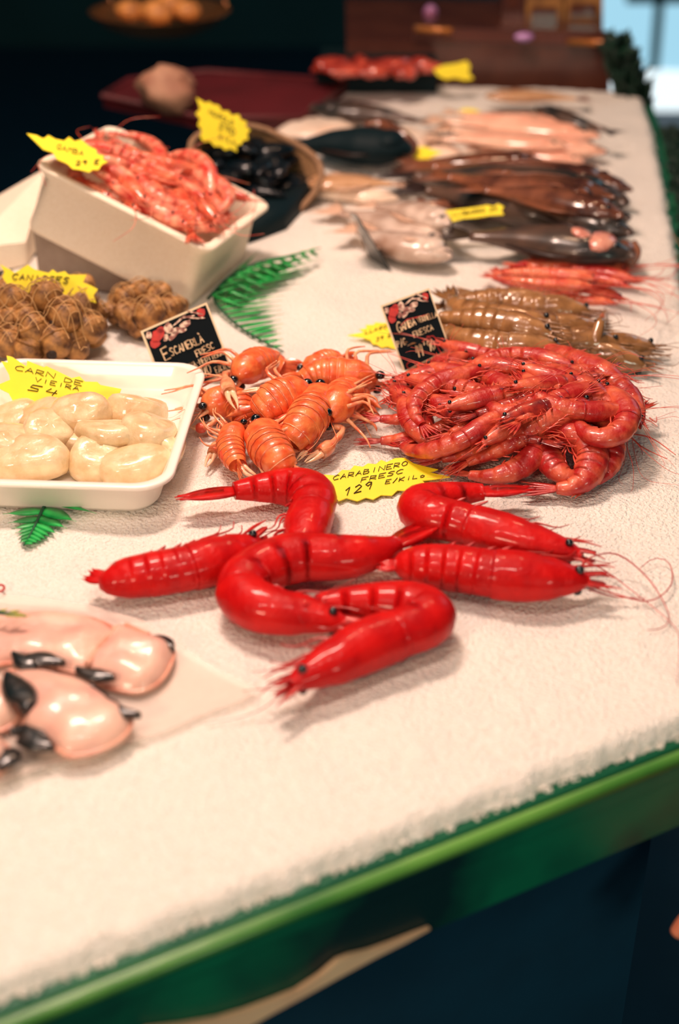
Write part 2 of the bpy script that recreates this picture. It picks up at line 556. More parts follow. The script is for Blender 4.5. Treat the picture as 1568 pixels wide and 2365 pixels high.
    # legs
    if legs:
        for k in range(n_leg):
            t = head * (0.42 + 0.53 * k / max(1, n_leg - 1))
            p, T, vd, Bn = frame(t)
            sd = 1 if k % 2 else -1
            h0 = H * interp(t / head, prof_x, prof_a)
            q = p + vd * h0 * 0.82 + Bn * sd * H * 0.2
            j = rnd.uniform(-0.2, 0.2)
            k1 = q + vd * H * (0.42 + 0.1 * j) - T * H * (0.35 + j)
            k2 = k1 - T * H * (0.85 - 0.3 * j) + vd * H * (0.10 + j * 0.5)
            k3 = k2 - T * H * 0.35 + vd * H * 0.45
            for qq in (k1, k2, k3):
                qq.z = max(qq.z, 0.003)
            MB().tube(catmull([q, k1, k2, k3], 9), H * 0.062, 5, H * 0.018).build('leg', limb, root)
    # swimmerets
    for k in range(5):
        t = head + (1 - head) * (0.08 + 0.15 * k)
        p, T, vd, Bn = frame(t)
        h0 = H * interp((t - head) / (1 - head), [0, 0.5, 1], [0.9, 0.8, 0.4])
        mb = MB()
        for sd in (1, -1):
            d = vd * 0.5 - T * (0.85 + rnd.uniform(-0.3, 0.3)) + Bn * 0.1 * sd
            mb.add(*blade(p + vd * h0 * 0.85 + Bn * sd * H * 0.25, d, T, H * (0.95 - 0.1 * k), H * 0.26, Bn, thick=H * 0.035, curl=0.12 * sd))
        mb.build('swimmeret', limb, root)
    # tail fan: telson and four uropods
    p, T, vd, Bn = frame(1.0)
    tm = M[tail_mat] if tail_mat else shell
    fan = None
    for k, ang in enumerate((0, -1, 1, -0.5, 0.5)):
        d = T + vd * (ang * fan_open) + Bn * (0.05 * ang)
        L = H * fan_len * (0.8 if k == 0 else (0.95 if k < 3 else 1.0))
        V, Fc = blade(p - T * H * 0.15 + vd * ang * H * 0.15, d, Bn.cross(d), L, H * fan_w * (0.46 if k else 0.34), Bn + vd * 0.3 * ang,
                      thick=H * 0.05, tip=0.12)
        o = obj('telson' if k == 0 else 'uropod', V, Fc, tm, root)
    return root


def center_of(pxs, z):
    return [P(x, y, z) for x, y in pxs]


def fit_copy(proto, h0, t0, head, tail, label, flip=False, roll=0.0, group=None, ks=1.0, klim=None):
    """copy a prototype so that its head point lies at head and its tail point at tail"""
    c = copy_tree(proto)
    h0, t0, head, tail = Vector(h0), Vector(t0), Vector(head), Vector(tail)
    a = t0 - h0
    b = tail - head
    k = b.length / a.length
    if klim:
        k2 = max(klim[0], min(klim[1], k))
        mid = (head + tail) / 2
        b = b * (k2 / k)
        head, tail, k = mid - b / 2, mid + b / 2, k2
    yaw = math.atan2(b.y, b.x)
    pitch = -math.asin(max(-1, min(1, b.z / b.length)))
    R = Matrix.Rotation(yaw, 4, 'Z') @ Matrix.Rotation(pitch, 4, 'Y')
    A = Matrix.Rotation(-math.atan2(a.y, a.x), 4, 'Z')
    S = Matrix.Diagonal((k, k * (-1 if flip else 1), k * ks, 1))
    Rr = Matrix.Rotation(roll, 4, 'X')
    o = proto_origin[proto.name]
    Mx = Matrix.Translation(head) @ R @ Rr @ S @ A @ Matrix.Translation(Vector(o) - h0)
    c.matrix_world = Mx
    c['label'] = label
    if group:
        c['group'] = group
    return c


proto_origin = {}

# ---------------------------------------------------------------- the room
def quad(name, pts, m, kind='structure'):
    o = obj(name, pts, [tuple(range(len(pts)))], m, None, False)
    return tag(o, kind=kind)


def slab(name, c, s, m, kind='structure', rz=0):
    return tag(MB().box(c, s, rz).build(name, m, None, False), kind=kind)


slab('floor', (0, 3, -0.95), (9, 9, 0.1), M['floor'])
slab('wall_back', (0, 6.6, 1), (9, 0.1, 3.8), M['wall'])
slab('wall_left', (-3.2, 3, 1), (0.1, 7.2, 3.8), M['wall'])

Yw = 5.6
mb = MB()
a, b, c, d = PY(1372, -260, Yw), PY(1372, 172, Yw), PY(1800, 172, Yw), PY(1800, -260, Yw)
o = mb.hexa([a, b, c, d], [v + Vector((0, 0.02, 0)) for v in (a, b, c, d)]).build('window_1', M['sky_pane'], None, False)
tag(o, kind='structure')
fr = MB()
for (x0, y0, x1, y1) in ((1448, -60, 1800, 9), (1360, -270, 1384, 172), (1800, -270, 1820, 172)):
    q = [PY(x0, y0, Yw - 0.03), PY(x0, y1, Yw - 0.03), PY(x1, y1, Yw - 0.03), PY(x1, y0, Yw - 0.03)]
    fr.hexa(q, [v + Vector((0, 0.03, 0)) for v in q])
fr.build('window_frame', M['wall'], o, False)
q = [PY(1514, 5, Yw - 0.03), PY(1501, 170, Yw - 0.03), PY(1521, 170, Yw - 0.03), PY(1535, 5, Yw - 0.03)]
MB().hexa(q, [v + Vector((0, 0.03, 0)) for v in q]).build('window_mullion', M['mullion'], o, False)
q = [PY(1380, 160, Yw - 0.05), PY(1400, 285, Yw - 0.05), PY(1800, 305, Yw - 0.05), PY(1800, 180, Yw - 0.05)]
o = MB().hexa(q, [v + Vector((0, 0.04, 0)) for v in q]).build('window_2', M['white_pane'], None, False)
tag(o, kind='structure')
q0 = PY(1380, 283, Yw - 0.1)
slab('trim_1', (2.2, Yw - 0.6, q0.z - 0.10), (3.4, 1.0, 0.16), M['grey_blue'])

# ---------------------------------------------------------------- the counter and its ice
U_F = Vector((1, 0.528, 0)).normalized()
N_F = Vector((U_F.y, -U_F.x, 0))
POLY = [(-0.62, 0.3836), (0.335, 0.8876), (0.441, 1.728), (0.472, 1.95), (0.529, 2.409), (0.545, 2.60), (-0.042, 2.66),
        (-0.104, 2.36), (-0.45, 1.74), (-0.62, 1.60)]


def offset_poly(poly, d):
    n = len(poly)
    out = []
    for i in range(n):
        p0, p1, p2 = Vector(poly[i - 1]), Vector(poly[i]), Vector(poly[(i + 1) % n])
        e1, e2 = (p1 - p0).normalized(), (p2 - p1).normalized()
        n1, n2 = Vector((e1.y, -e1.x)), Vector((e2.y, -e2.x))
        m = (n1 + n2)
        m = m / max(0.3, m.length_squared) * 2
        out.append(p1 + m * d)
    return out


def ring(profile, poly):
    V, Fc = [], []
    n, k = len(poly), len(profile)
    for (d, z) in profile:
        V += [Vector((q.x, q.y, z)) for q in offset_poly(poly, d)]
    for i in range(k - 1):
        for j in range(n):
            q = (j + 1) % n
            Fc.append((i * n + j, (i + 1) * n + j, (i + 1) * n + q, i * n + q))
    return V, Fc


ctr = thing('seafood_counter', (0, 1.4, -0.9), 'dark green seafood counter with a bright green rounded front rail under the ice', 'counter')
V, Fc = ring([(-0.03, -0.036), (-0.03, -0.0165), (0.010, -0.0150), (0.0125, -0.018), (0.0125, -0.036), (-0.03, -0.036)], POLY)
obj('counter_lip', V, Fc, M['green_lip'], ctr)
prof = [(0.0125 + 0.0055 * (1 - math.cos(t)), -0.0215 + 0.0060 * math.sin(t)) for t in [PI * k / 12 for k in range(1, 12)]]
V, Fc = ring([(0.0125, -0.0215)] + prof + [(0.0235, -0.023), (0.021, -0.026), (0.0125, -0.026), (0.0125, -0.0215)], POLY)
o = obj('rail', V, Fc, [M['green_rail'], M['green_lip']], ctr)
for i_, p_ in enumerate(o.data.polygons):
    p_.material_index = 0 if i_ % len(POLY) == 0 else 1  # sides other than the front get the darker green as painted shade
V, Fc = ring([(0.0, -0.0262), (0.018, -0.0262), (0.017, -0.045), (0.012, -0.047), (0.012, -0.106), (0.0, -0.108)], POLY)
obj('skirt_panel', V, Fc, M['teal_panel'], ctr, False)
V, Fc = ring([(0.0, -0.106), (-0.06, -0.109), (-0.06, -0.90)], POLY)
obj('counter_base', V, Fc, M['floor'], ctr, False)
t = offset_poly(POLY, -0.02)
MB().hexa([Vector((q.x, q.y, -0.05)) for q in t], [Vector((q.x, q.y, -0.036)) for q in t]).build('counter_top', M['green_lip'], ctr, False)
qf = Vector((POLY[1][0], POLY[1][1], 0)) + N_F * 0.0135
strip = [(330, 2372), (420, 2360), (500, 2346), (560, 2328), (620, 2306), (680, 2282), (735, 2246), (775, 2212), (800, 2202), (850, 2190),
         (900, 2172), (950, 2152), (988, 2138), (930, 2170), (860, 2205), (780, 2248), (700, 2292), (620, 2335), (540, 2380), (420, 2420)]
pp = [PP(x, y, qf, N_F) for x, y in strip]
MB().hexa([p for p in pp], [p + N_F * 0.004 for p in pp]).build('cream_reflection', M['cream_reflection'], ctr, False)  # light reflected on the counter front, modelled as a thin cream strip


def build_ice():
    st = 0.0052
    P2 = np.array(POLY)
    x0, y0 = P2.min(0)
    x1, y1 = P2.max(0)
    a = math.atan2(U_F.y, U_F.x)
    ca, sa = math.cos(a), math.sin(a)
    pu = P2[:, 0] * ca + P2[:, 1] * sa
    pv = -P2[:, 0] * sa + P2[:, 1] * ca
    A_, B_ = np.meshgrid(np.arange(pu.min() - .03, pu.max() + .03, st), np.arange(pv.min() - .03, pv.max() + .03, st))
    X, Y = A_ * ca - B_ * sa, A_ * sa + B_ * ca
    D = np.full(X.shape, 1e9)
    inside = np.zeros(X.shape, bool)
    n = len(P2)
    for i in range(n):
        ax, ay = P2[i - 1]
        bx, by = P2[i]
        ex, ey = bx - ax, by - ay
        tt = np.clip(((X - ax) * ex + (Y - ay) * ey) / (ex * ex + ey * ey), 0, 1)
        D = np.minimum(D, np.hypot(X - ax - tt * ex, Y - ay - tt * ey))
        cr = ((ay > Y) != (by > Y)) & (X < (bx - ax) * (Y - ay) / (by - ay + 1e-12) + ax)
        inside ^= cr
    D = np.where(inside, D, -D)
    idx = -np.ones(X.shape, int)
    V = []
    H, W = X.shape
    for j in range(H):
        for i in range(W):
            d = D[j, i]
            if d < -0.016:
                continue
            x, y = float(X[j, i]), float(Y[j, i])
            if d < 0.03:
                d = d + 0.0040 * noise.noise((x * 110, y * 110, 3)) + 0.0035 * noise.noise((x * 28, y * 28, 9))
                if d < -0.012:
                    continue
            z = 0.0035 * noise.noise((x * 14, y * 14, 0)) + 0.0013 * noise.noise((x * 75, y * 75, 2)) + 0.0009 * noise.noise((x * 170, y * 170, 5)) - 0.0012
            e = max(0.0, min(1.0, (d + 0.004) / 0.012))
            drop = (1 - e) ** 2.2
            z -= 0.0145 * drop
            if d < -0.004:
                z -= 1.5 * (-0.004 - d)
            z += 0.002 * drop * noise.noise((x * 110, y * 110, 7))
            idx[j, i] = len(V)
            V.append((x, y, z))
    Fc = []
    for j in range(H - 1):
        for i in range(W - 1):
            q = (idx[j, i], idx[j, i + 1], idx[j + 1, i + 1], idx[j + 1, i])
            if min(q) >= 0:
                Fc.append(tuple(int(k) for k in q))
    o = obj('crushed_ice', V, Fc, M['ice'])
    tag(o, 'bed of white crushed ice spread over the counter under all the seafood', 'ice', kind='stuff')


build_ice()

# loose ice crumbs that make the edge of the bed ragged
rnd = random.Random(3)
mb = MB()
for i in range(1000):
    if i % 4:
        t = rnd.random()
        c = Vector((-0.30, 0.5525, 0)).lerp(Vector((0.335, 0.8876, 0)), t) + N_F * rnd.uniform(-0.006, 0.0075)
    else:
        c = Vector((0.335, 0.874, 0)).lerp(Vector((0.529, 2.409, 0)), rnd.random()) + Vector((rnd.uniform(-0.006, 0.006), 0, 0))
    c.z = -0.0155 + rnd.uniform(0, 0.003)
    r = rnd.uniform(0.0006, 0.0019)
    mb.sphere(c, (r * rnd.uniform(.7, 1.3), r * rnd.uniform(.7, 1.3), r), 6, 5)
tag(mb.build('ice_crumbs', M['ice'], None, False), 'loose ice crumbs along the ragged edge of the ice bed', 'ice', kind='stuff')


# ---------------------------------------------------------------- lettering
GL = {
    'A': [[(0, 0), (.5, 1), (1, 0)], [(.2, .38), (.8, .38)]], 'B': [[(0, 0), (0, 1), (.8, .85), (.7, .55), (0, .5)], [(.7, .52), (1, .3), (.8, .05), (0, 0)]],
    'C': [[(1, .85), (.6, 1), (.1, .75), (0, .4), (.3, .03), (1, .12)]], 'D': [[(0, 0), (0, 1), (.7, .85), (1, .5), (.7, .12), (0, 0)]],
    'E': [[(1, 1), (0, 1), (0, 0), (1, 0)], [(0, .5), (.75, .5)]], 'F': [[(1, 1), (0, 1), (0, 0)], [(0, .5), (.75, .5)]],
    'G': [[(1, .85), (.6, 1), (.1, .75), (0, .35), (.4, 0), (.95, .1), (.95, .45), (.55, .45)]], 'I': [[(.5, 0), (.5, 1)]],
    'i': [[(.5, 0), (.5, .6)], [(.48, .85), (.52, .9)]], 'K': [[(0, 0), (0, 1)], [(.9, 1), (0, .45), (1, 0)]], 'L': [[(0, 1), (0, 0), (.9, 0)]],
    'M': [[(0, 0), (.1, 1), (.5, .4), (.9, 1), (1, 0)]], 'N': [[(0, 0), (0, 1), (1, 0), (1, 1)]],
    'O': [[(.5, 1), (.1, .8), (0, .4), (.4, 0), (.9, .15), (1, .6), (.5, 1)]], 'o': [[(.5, .6), (.1, .4), (.2, .05), (.7, .02), (.95, .3), (.5, .6)]],
    'P': [[(0, 0), (0, 1), (.9, .85), (.8, .5), (0, .45)]], 'R': [[(0, 0), (0, 1), (.9, .85), (.8, .5), (0, .45), (1, 0)]],
    'S': [[(1, .9), (.4, 1), (.05, .75), (.9, .35), (.7, .03), (0, .08)]], 'T': [[(0, 1), (1, 1)], [(.5, 1), (.5, 0)]], 'U': [[(0, 1), (.1, .1), (.6, 0), (.95, .2), (1, 1)]],
    'V': [[(0, 1), (.5, 0), (1, 1)]], '/': [[(.2, -.1), (.8, 1.1)]], "'": [[(.55, 1.1), (.4, .75)]], '.': [[(.4, .45), (.6, .5)]], ' ': [],
    '1': [[(.1, .7), (.6, 1), (.45, 0)]], '2': [[(0, .8), (.5, 1), (.9, .7), (0, 0), (1, .02)]], '4': [[(.3, 1), (0, .4), (.9, .4)], [(.75, .9), (.6, -.1)]],
    '5': [[(1, 1), (.2, .95), (.1, .55), (.8, .45), (.8, .1), (0, 0)]], '6': [[(.8, 1), (.1, .55), (.15, .08), (.8, .05), (.85, .45), (.15, .4)]],
    '9': [[(.9, .85), (.4, 1), (.05, .75), (.4, .5), (.9, .75), (.75, 0)]], '0': [[(.5, 1), (.1, .8), (0, .4), (.4, 0), (.9, .15), (1, .6), (.5, 1)]],
    '3': [[(0, .95), (.9, .9), (.4, .55), (.9, .3), (.5, 0), (0, .1)]],
    'À': [[(0, 0), (.5, .95), (1, 0)], [(.2, .38), (.8, .38)], [(.1, 1.35), (.5, 1.15)]],
}


def write(name, text, p0, p1, h, plane, m, parent, r=0.0005, up=None, lift=0.0007, gap=0.28):
    q, n = plane
    p0, p1 = Vector(p0), Vector(p1)
    d = p1 - p0
    nn = len(text)
    cell = d / nn
    if up is None:
        up = Vector((d.y, -d.x)).normalized() * h
    else:
        up = Vector(up)
    mb = MB()
    for i, ch in enumerate(text):
        for st in GL.get(ch, []):
            px = [p0 + cell * (i + x * (1 - gap)) + up * y for x, y in st]
            pts = [PP(v.x, v.y, q, n) + n * lift for v in px]
            if len(pts) == 1:
                continue
            mb.add(*sweep(pts, [r] * len(pts), [r * 0.6] * len(pts), None, 5))
    if mb.v:
        mb.build(name, m, parent)


def card(name, px, plane, m, label, cat='price card', group=None, thick=0.0010, smooth=False):
    q, n = plane
    pts = [PP(x, y, q, n) for x, y in px]
    c = sum(pts, Vector()) / len(pts)
    o = MB().hexa([p - n * thick for p in pts], pts).build(name, m, None, False, origin=c)
    tag(o, label, cat, group)
    return o


UP = Vector((0, 0, 1))


def lean(deg, yaw=0):
    """normal of a card that leans back by deg from upright and faces the camera side"""
    a = math.radians(deg)
    v = Vector((0, -math.cos(a), math.sin(a)))
    return Matrix.Rotation(math.radians(yaw), 3, 'Z') @ v


YG = 'handwritten yellow starburst price cards'
pl = (P(860, 1110, 0.006), lean(82))
o = card('price_card', [(695, 1115), (750, 1108), (748, 1096), (776, 1098), (790, 1085), (808, 1086), (818, 1075), (838, 1078), (850, 1070), (868, 1072),
                        (880, 1062), (893, 1067), (912, 1058), (935, 1057), (955, 1070), (985, 1078), (1012, 1084), (992, 1091), (1040, 1101), (1000, 1107),
                        (975, 1110), (988, 1122), (955, 1122), (940, 1133), (918, 1132), (905, 1144), (880, 1143), (862, 1153), (845, 1149), (825, 1157),
                        (800, 1150), (782, 1157), (770, 1140), (768, 1128), (740, 1125), (742, 1118)], pl, M['yellow'],
         'yellow starburst price card marked 129 lying on the ice above the big red prawns', 'price card', YG)
write('lettering', 'CARABINERO', (768, 1111), (944, 1075), 15, pl, M['ink'], o, up=(3, -11), gap=0.25)
write('lettering', 'FRESC', (833, 1115), (934, 1093), 14, pl, M['ink'], o, up=(3, -10), gap=0.25)
write('lettering', '129', (794, 1147), (864, 1128), 24, pl, M['ink'], o, r=0.0007, up=(4, -18))
write('lettering', 'E/KiLo', (889, 1119), (984, 1102), 14, pl, M['ink'], o, up=(3, -9), gap=0.25)

# tray of scallops ------------------------------------------------------------
def rrect(x0, x1, y0, y1, r, n=8):
    out = []
    for cx, cy, a0 in ((x1 - r, y0 + r, -90), (x1 - r, y1 - r, 0), (x0 + r, y1 - r, 90), (x0 + r, y0 + r, 180)):
        for k in range(n + 1):
            a = math.radians(a0 + 90 * k / n)
            out.append((cx + r * math.cos(a), cy + r * math.sin(a)))
    return out


def tray_mesh(x0, x1, y0, y1, h, taper, rim, depth_z, r, th=0.004, tilt=None):
    """open foam tray: list of stacked rounded outlines, outside going up, over the rim, inside going down"""
    levels = [(taper, 0.0), (taper * 0.80, 0.006), (rim * 1.0, h * 0.80), (0, h - 0.004), (0.0, h - 0.001), (0.002, h), (rim * 0.9, h), (rim, h - 0.002),
              (rim + 0.004, h * 0.75), (taper * 0.85 + th, depth_z + 0.004), (taper + th + 0.006, depth_z)]
    V, Fc = [], []
    k = 0
    for ins, z in levels:
        pts = rrect(x0 + ins, x1 - ins, y0 + ins, y1 - ins, max(0.004, r - ins * 0.4))
        V += [Vector((x, y, z)) for x, y in pts]
        k = len(pts)
    for i in range(len(levels) - 1):
        for j in range(k):
            q = (j + 1) % k
            Fc.append((i * k + j, i * k + q, (i + 1) * k + q, (i + 1) * k + j))
    Fc.append(tuple(reversed(range(k))))
    Fc.append(tuple(range((len(levels) - 1) * k, len(levels) * k)))
    return V, Fc


TRZ = 0.040
pc = P(447, 900, TRZ)
pcl = P(390, 1122, TRZ)
pb = P(230, 822, TRZ)
TX1 = pc.x + 0.001
TX0 = TX1 - 0.235
TY0, TY1 = pcl.y - 0.006, P(330, 838, TRZ).y
V, Fc = tray_mesh(-0.1175, 0.1175, 0, TY1 - TY0, TRZ, 0.022, 0.009, 0.005, 0.034)
Rt = Matrix.Rotation(math.radians(-3.5), 3, 'Z')
V = [Rt @ v + Vector((TX1 - 0.1175 - 0.006, TY0 + 0.006, 0.001)) for v in V]
tr = obj('foam_tray', V, Fc, M['tray_int'], None, True, origin=(TX1 - 0.1175, (TY0 + TY1) / 2, 0.001))
tag(tr, 'white foam tray on the ice holding raw scallops', 'tray')


def puff(outline, base_z, H, p=2.6, rings=9, wob=0.0, seed=0, z0=None, edge=0.15, curve=None):
    """pillow-shaped solid over a star-shaped outline (world xy)"""
    n = len(outline)
    c = sum((Vector((q[0], q[1])) for q in outline), Vector((0, 0))) / n
    V, Fc = [], []
    rr = [1 - (1 - i / rings) ** 1.0 for i in range(rings + 1)]
    V += [Vector((q[0], q[1], base_z)) for q in outline]
    for i in range(1, rings):
        s = 1 - (i / rings) ** 1.25
        if i == 1:
            s = 0.985
        hgt = H * (1 - s ** p) ** 0.55 if s < 1 else 0
        hgt = max(hgt, H * edge)
        for q in outline:
            x = c.x + (q[0] - c.x) * s
            y = c.y + (q[1] - c.y) * s
            zz = base_z + hgt + wob * noise.noise((x * 45, y * 45, seed))
            V.append(Vector((x, y, zz)))
    V.append(Vector((c.x, c.y, base_z + H + wob * noise.noise((c.x * 45, c.y * 45, seed)))))
    for i in range(rings - 1):
        for j in range(n):
            q = (j + 1) % n
            Fc.append((i * n + j, i * n + q, (i + 1) * n + q, (i + 1) * n + j))
    e = len(V) - 1
    b = (rings - 1) * n
    for j in range(n):
        Fc.append((b + j, b + (j + 1) % n, e))
    Fc.append(tuple(reversed(range(n))))
    return V, Fc


def smooth_outline(pts, n=36):
    p = [Vector((a[0], a[1], 0)) for a in pts]
    c = p[-2:] + p + p[:3]
    out = []
    m = len(p)
    for k in range(n):
        x = k / n * m
        i = int(x)
        t = x - i
        p0, p1, p2, p3 = c[i + 1], c[i + 2], c[i + 3], c[i + 4]
        out.append(0.5 * ((2 * p1) + (p2 - p0) * t + (2 * p0 - 5 * p1 + 4 * p2 - p3) * t * t + (3 * p1 - p0 - 3 * p2 + p3) * t ** 3))
    return [(v.x, v.y) for v in out]


def scallop(cx, cy, z, rx, ry, h, tx, ty, rz, label):
    """short fat muscle cylinder: flat-ish ends, rounded edges"""
    c = P(cx, cy, z)
    V, Fc = [], []
    rnd = random.Random(int(cx + cy))
    n = 28
    lv = [(0, .62), (.04, .85), (.14, .97), (.35, 1.03), (.6, 1.02), (.82, .96), (.93, .86), (.98, .68), (1.0, .4), (1.0, .15)]
    R = Matrix.Rotation(rz, 3, 'Z') @ Matrix.Rotation(tx, 3, 'X') @ Matrix.Rotation(ty, 3, 'Y')
    sd = rnd.random() * 50
    for u, k in lv:
        for j in range(n):
            a = 2 * PI * j / n
            rr = 1 + 0.10 * math.sin(2 * a + sd) + 0.05 * math.sin(3 * a + sd * 2) + 0.035 * noise.noise((math.cos(a) * 3, math.sin(a) * 3 + u * 2, sd))
            v = Vector((rx * k * rr * math.cos(a), ry * k * rr * math.sin(a), h * (u - 0.5) + 0.003 * noise.noise((a, u * 2, sd))))
            V.append(c + R @ v)
    for i in range(len(lv) - 1):
        for j in range(n):
            q = (j + 1) % n
            Fc.append((i * n + j, i * n + q, (i + 1) * n + q, (i + 1) * n + j))
    Fc.append(tuple(reversed(range(n))))
    Fc.append(tuple(range((len(lv) - 1) * n, len(lv) * n)))
    o = obj('scallop', V, Fc, M['scallop'], None, True, origin=c)
    tag(o, label, 'scallop', 'raw scallops in the foam tray')


r = math.radians
scallop(62, 1062, .024, .038, .028, .034, r(8), r(-6), 0.1, 'raw scallop against the front rim of the tray, at the left frame edge')
scallop(110, 1000, .028, .030, .024, .032, r(20), r(12), 0.5, 'raw scallop in the middle left of the tray behind the front left one')
scallop(192, 968, .030, .031, .024, .046, r(14), r(-10), 0.25, 'tall raw scallop overlapping the lower edge of the yellow price card marked 54')
scallop(100, 968, .022, .030, .022, .030, r(10), r(-25), 0.1, 'raw scallop under the left bottom edge of the yellow card marked 54')
scallop(225, 1060, .020, .030, .028, .034, r(12), r(4), 0.9, 'raw scallop in the centre of the tray at the front rim')
scallop(248, 1000, .038, .031, .019, .020, r(-6), r(6), 0.1, 'flat raw scallop lying on top in the centre of the tray')
scallop(318, 955, .028, .034, .022, .036, r(-20), r(16), 0.2, 'raw scallop farthest back on the right side of the tray')
scallop(340, 1008, .030, .030, .025, .038, r(-12), r(14), -0.3, 'glistening raw scallop at the right side of the tray')
scallop(312, 1080, .020, .034, .024, .034, r(4), r(-4), 0.1, 'smooth raw scallop in the front right corner of the tray')
scallop(382, 1028, .020, .018, .034, .030, r(-6), r(35), 0.1, 'narrow raw scallop pressed against the right wall of the tray')
scallop(20, 1030, .026, .034, .026, .036, r(8), r(10), 0.6, 'raw scallop cut off by the left frame edge behind the front left one')
scallop(175, 1020, .014, .034, .026, .030, r(8), r(10), 0.2, 'raw scallop at the bottom of the tray between the centre and the left ones')
scallop(285, 1030, .014, .034, .026, .030, r(8), r(-10), 0.4, 'raw scallop at the bottom of the tray, right of its centre')
scallop(25, 978, .014, .032, .024, .030, r(8), r(-10), 0.4, 'raw scallop low in the back left of the tray at the frame edge')

pl = (P(150, 950, 0.024), lean(55, -4))
o = card('price_card', [(15, 821), (28, 824), (61, 846), (63, 833), (101, 848), (107, 845), (135, 858), (165, 873), (184, 869), (196, 881), (225, 882),
                        (232, 889), (280, 898), (275, 912), (292, 930), (268, 936), (265, 953), (245, 966), (215, 958), (180, 972), (150, 962), (122, 970),
                        (92, 947), (60, 955), (48, 935), (31, 929), (20, 908), (0, 898), (-8, 890), (23, 877), (21, 866), (3, 834), (18, 837)], pl, M['yellow'],
         'yellow starburst price card marked 54 propped up in the scallop tray', 'price card', YG)
write('lettering', 'CARN', (34, 855), (130, 875), 14, pl, M['ink'], o, r=0.0005, up=(4, -11), gap=.22)
write('lettering', 'DE', (148, 882), (194, 893), 12, pl, M['ink'], o, r=0.0005, up=(3, -10), gap=.22)
write('lettering', 'VIEIRA', (80, 881), (186, 904), 14, pl, M['ink'], o, r=0.0005, up=(3, -9), gap=.25)
write('lettering', '54', (64, 901), (144, 918), 20, pl, M['ink'], o, r=0.0006, up=(7, -13), gap=0.3)
write('lettering', 'E/KiLo', (160, 926), (248, 946), 13, pl, M['ink'], o, r=0.0005, up=(3, -11), gap=.22)


# black photo-printed signs -------------------------------------------------
def black_sign(quadpx, plane, label, lines, redlines=()):
    q, n = plane
    Q = [Vector(v) for v in quadpx]      # TL TR BR BL

    def uv(u, v):
        a = Q[0].lerp(Q[1], u)
        b = Q[3].lerp(Q[2], u)
        c = a.lerp(b, v)
        return (c.x, c.y)
    pts = [PP(v.x, v.y, q, n) for v in Q]
    c = sum(pts, Vector()) / 4
    root = thing('price_sign', pts[3].lerp(pts[2], .5), label, 'price sign', 'black price signs')
    MB().hexa([p - n * 0.0016 for p in pts], pts).build('board', M['cream_edge'], root, False)
    inn = [PP(*uv(u, v), q, n) for u, v in ((.035, .03), (.975, .03), (.975, .99), (.035, .99))]
    MB().hexa(inn, [p + n * 0.0004 for p in inn]).build('black_face', M['black_card'], root, False)
    # printed band with shellfish shapes
    rnd = random.Random(5)
    a, b = MB(), MB()

    def blot(mb, u, v, ru, rv, ang, k=10, lift=0.0007):
        o_ = []
        for i in range(k):
            t = 2 * PI * i / k
            x, y = 1.3 * ru * math.cos(t) * rnd.uniform(.8, 1.15), 1.15 * rv * math.sin(t) * rnd.uniform(.8, 1.15)
            o_.append(PP(*uv(u + x * math.cos(ang) - y * math.sin(ang), v + x * math.sin(ang) + y * math.cos(ang)), q, n) + n * lift)
        mb.hexa(o_, [p + n * 0.0002 for p in o_])
    blot(a, .20, .15, .085, .065, -.5, 12)
    blot(a, .13, .24, .06, .05, .4, 12)
    blot(a, .28, .10, .05, .04, .2, 10)
    blot(a, .88, .10, .05, .05, .2, 10)
    for (u, v, ru, rv, g) in ((.09, .10, .035, .05, .3), (.38, .12, .05, .07, .2), (.47, .19, .07, .04, .1), (.40, .24, .07, .03, -.4), (.62, .16, .07, .035, .0),
                              (.56, .08, .09, .012, -.3), (.68, .08, .10, .012, .2), (.74, .12, .09, .010, .5), (.80, .07, .09, .012, .6), (.56, .23, .04, .02, 0),
                              (.30, .22, .03, .05, .6), (.86, .17, .04, .012, .4)):
        blot(b, u, v, ru, rv, g, 9, 0.0009)
    a.build('printed_prawn', M['card_red'], root, False)
    b.build('printed_seafood', M['card_pale'], root, False)
    for (txt, p0, p1, h, up, rr) in lines:
        write('lettering', txt, p0, p1, h, (q, n), M['chalk'], root, r=rr, up=up, lift=0.0010, gap=0.22)
    if redlines:
        mb = MB()
        for ln in redlines:
            mb.add(*sweep([PP(x, y, q, n) + n * 0.0009 for x, y in ln], [0.0006] * len(ln), [0.0003] * len(ln), None, 5))
        mb.build('red_drawing', M['card_red'], root)
    return root


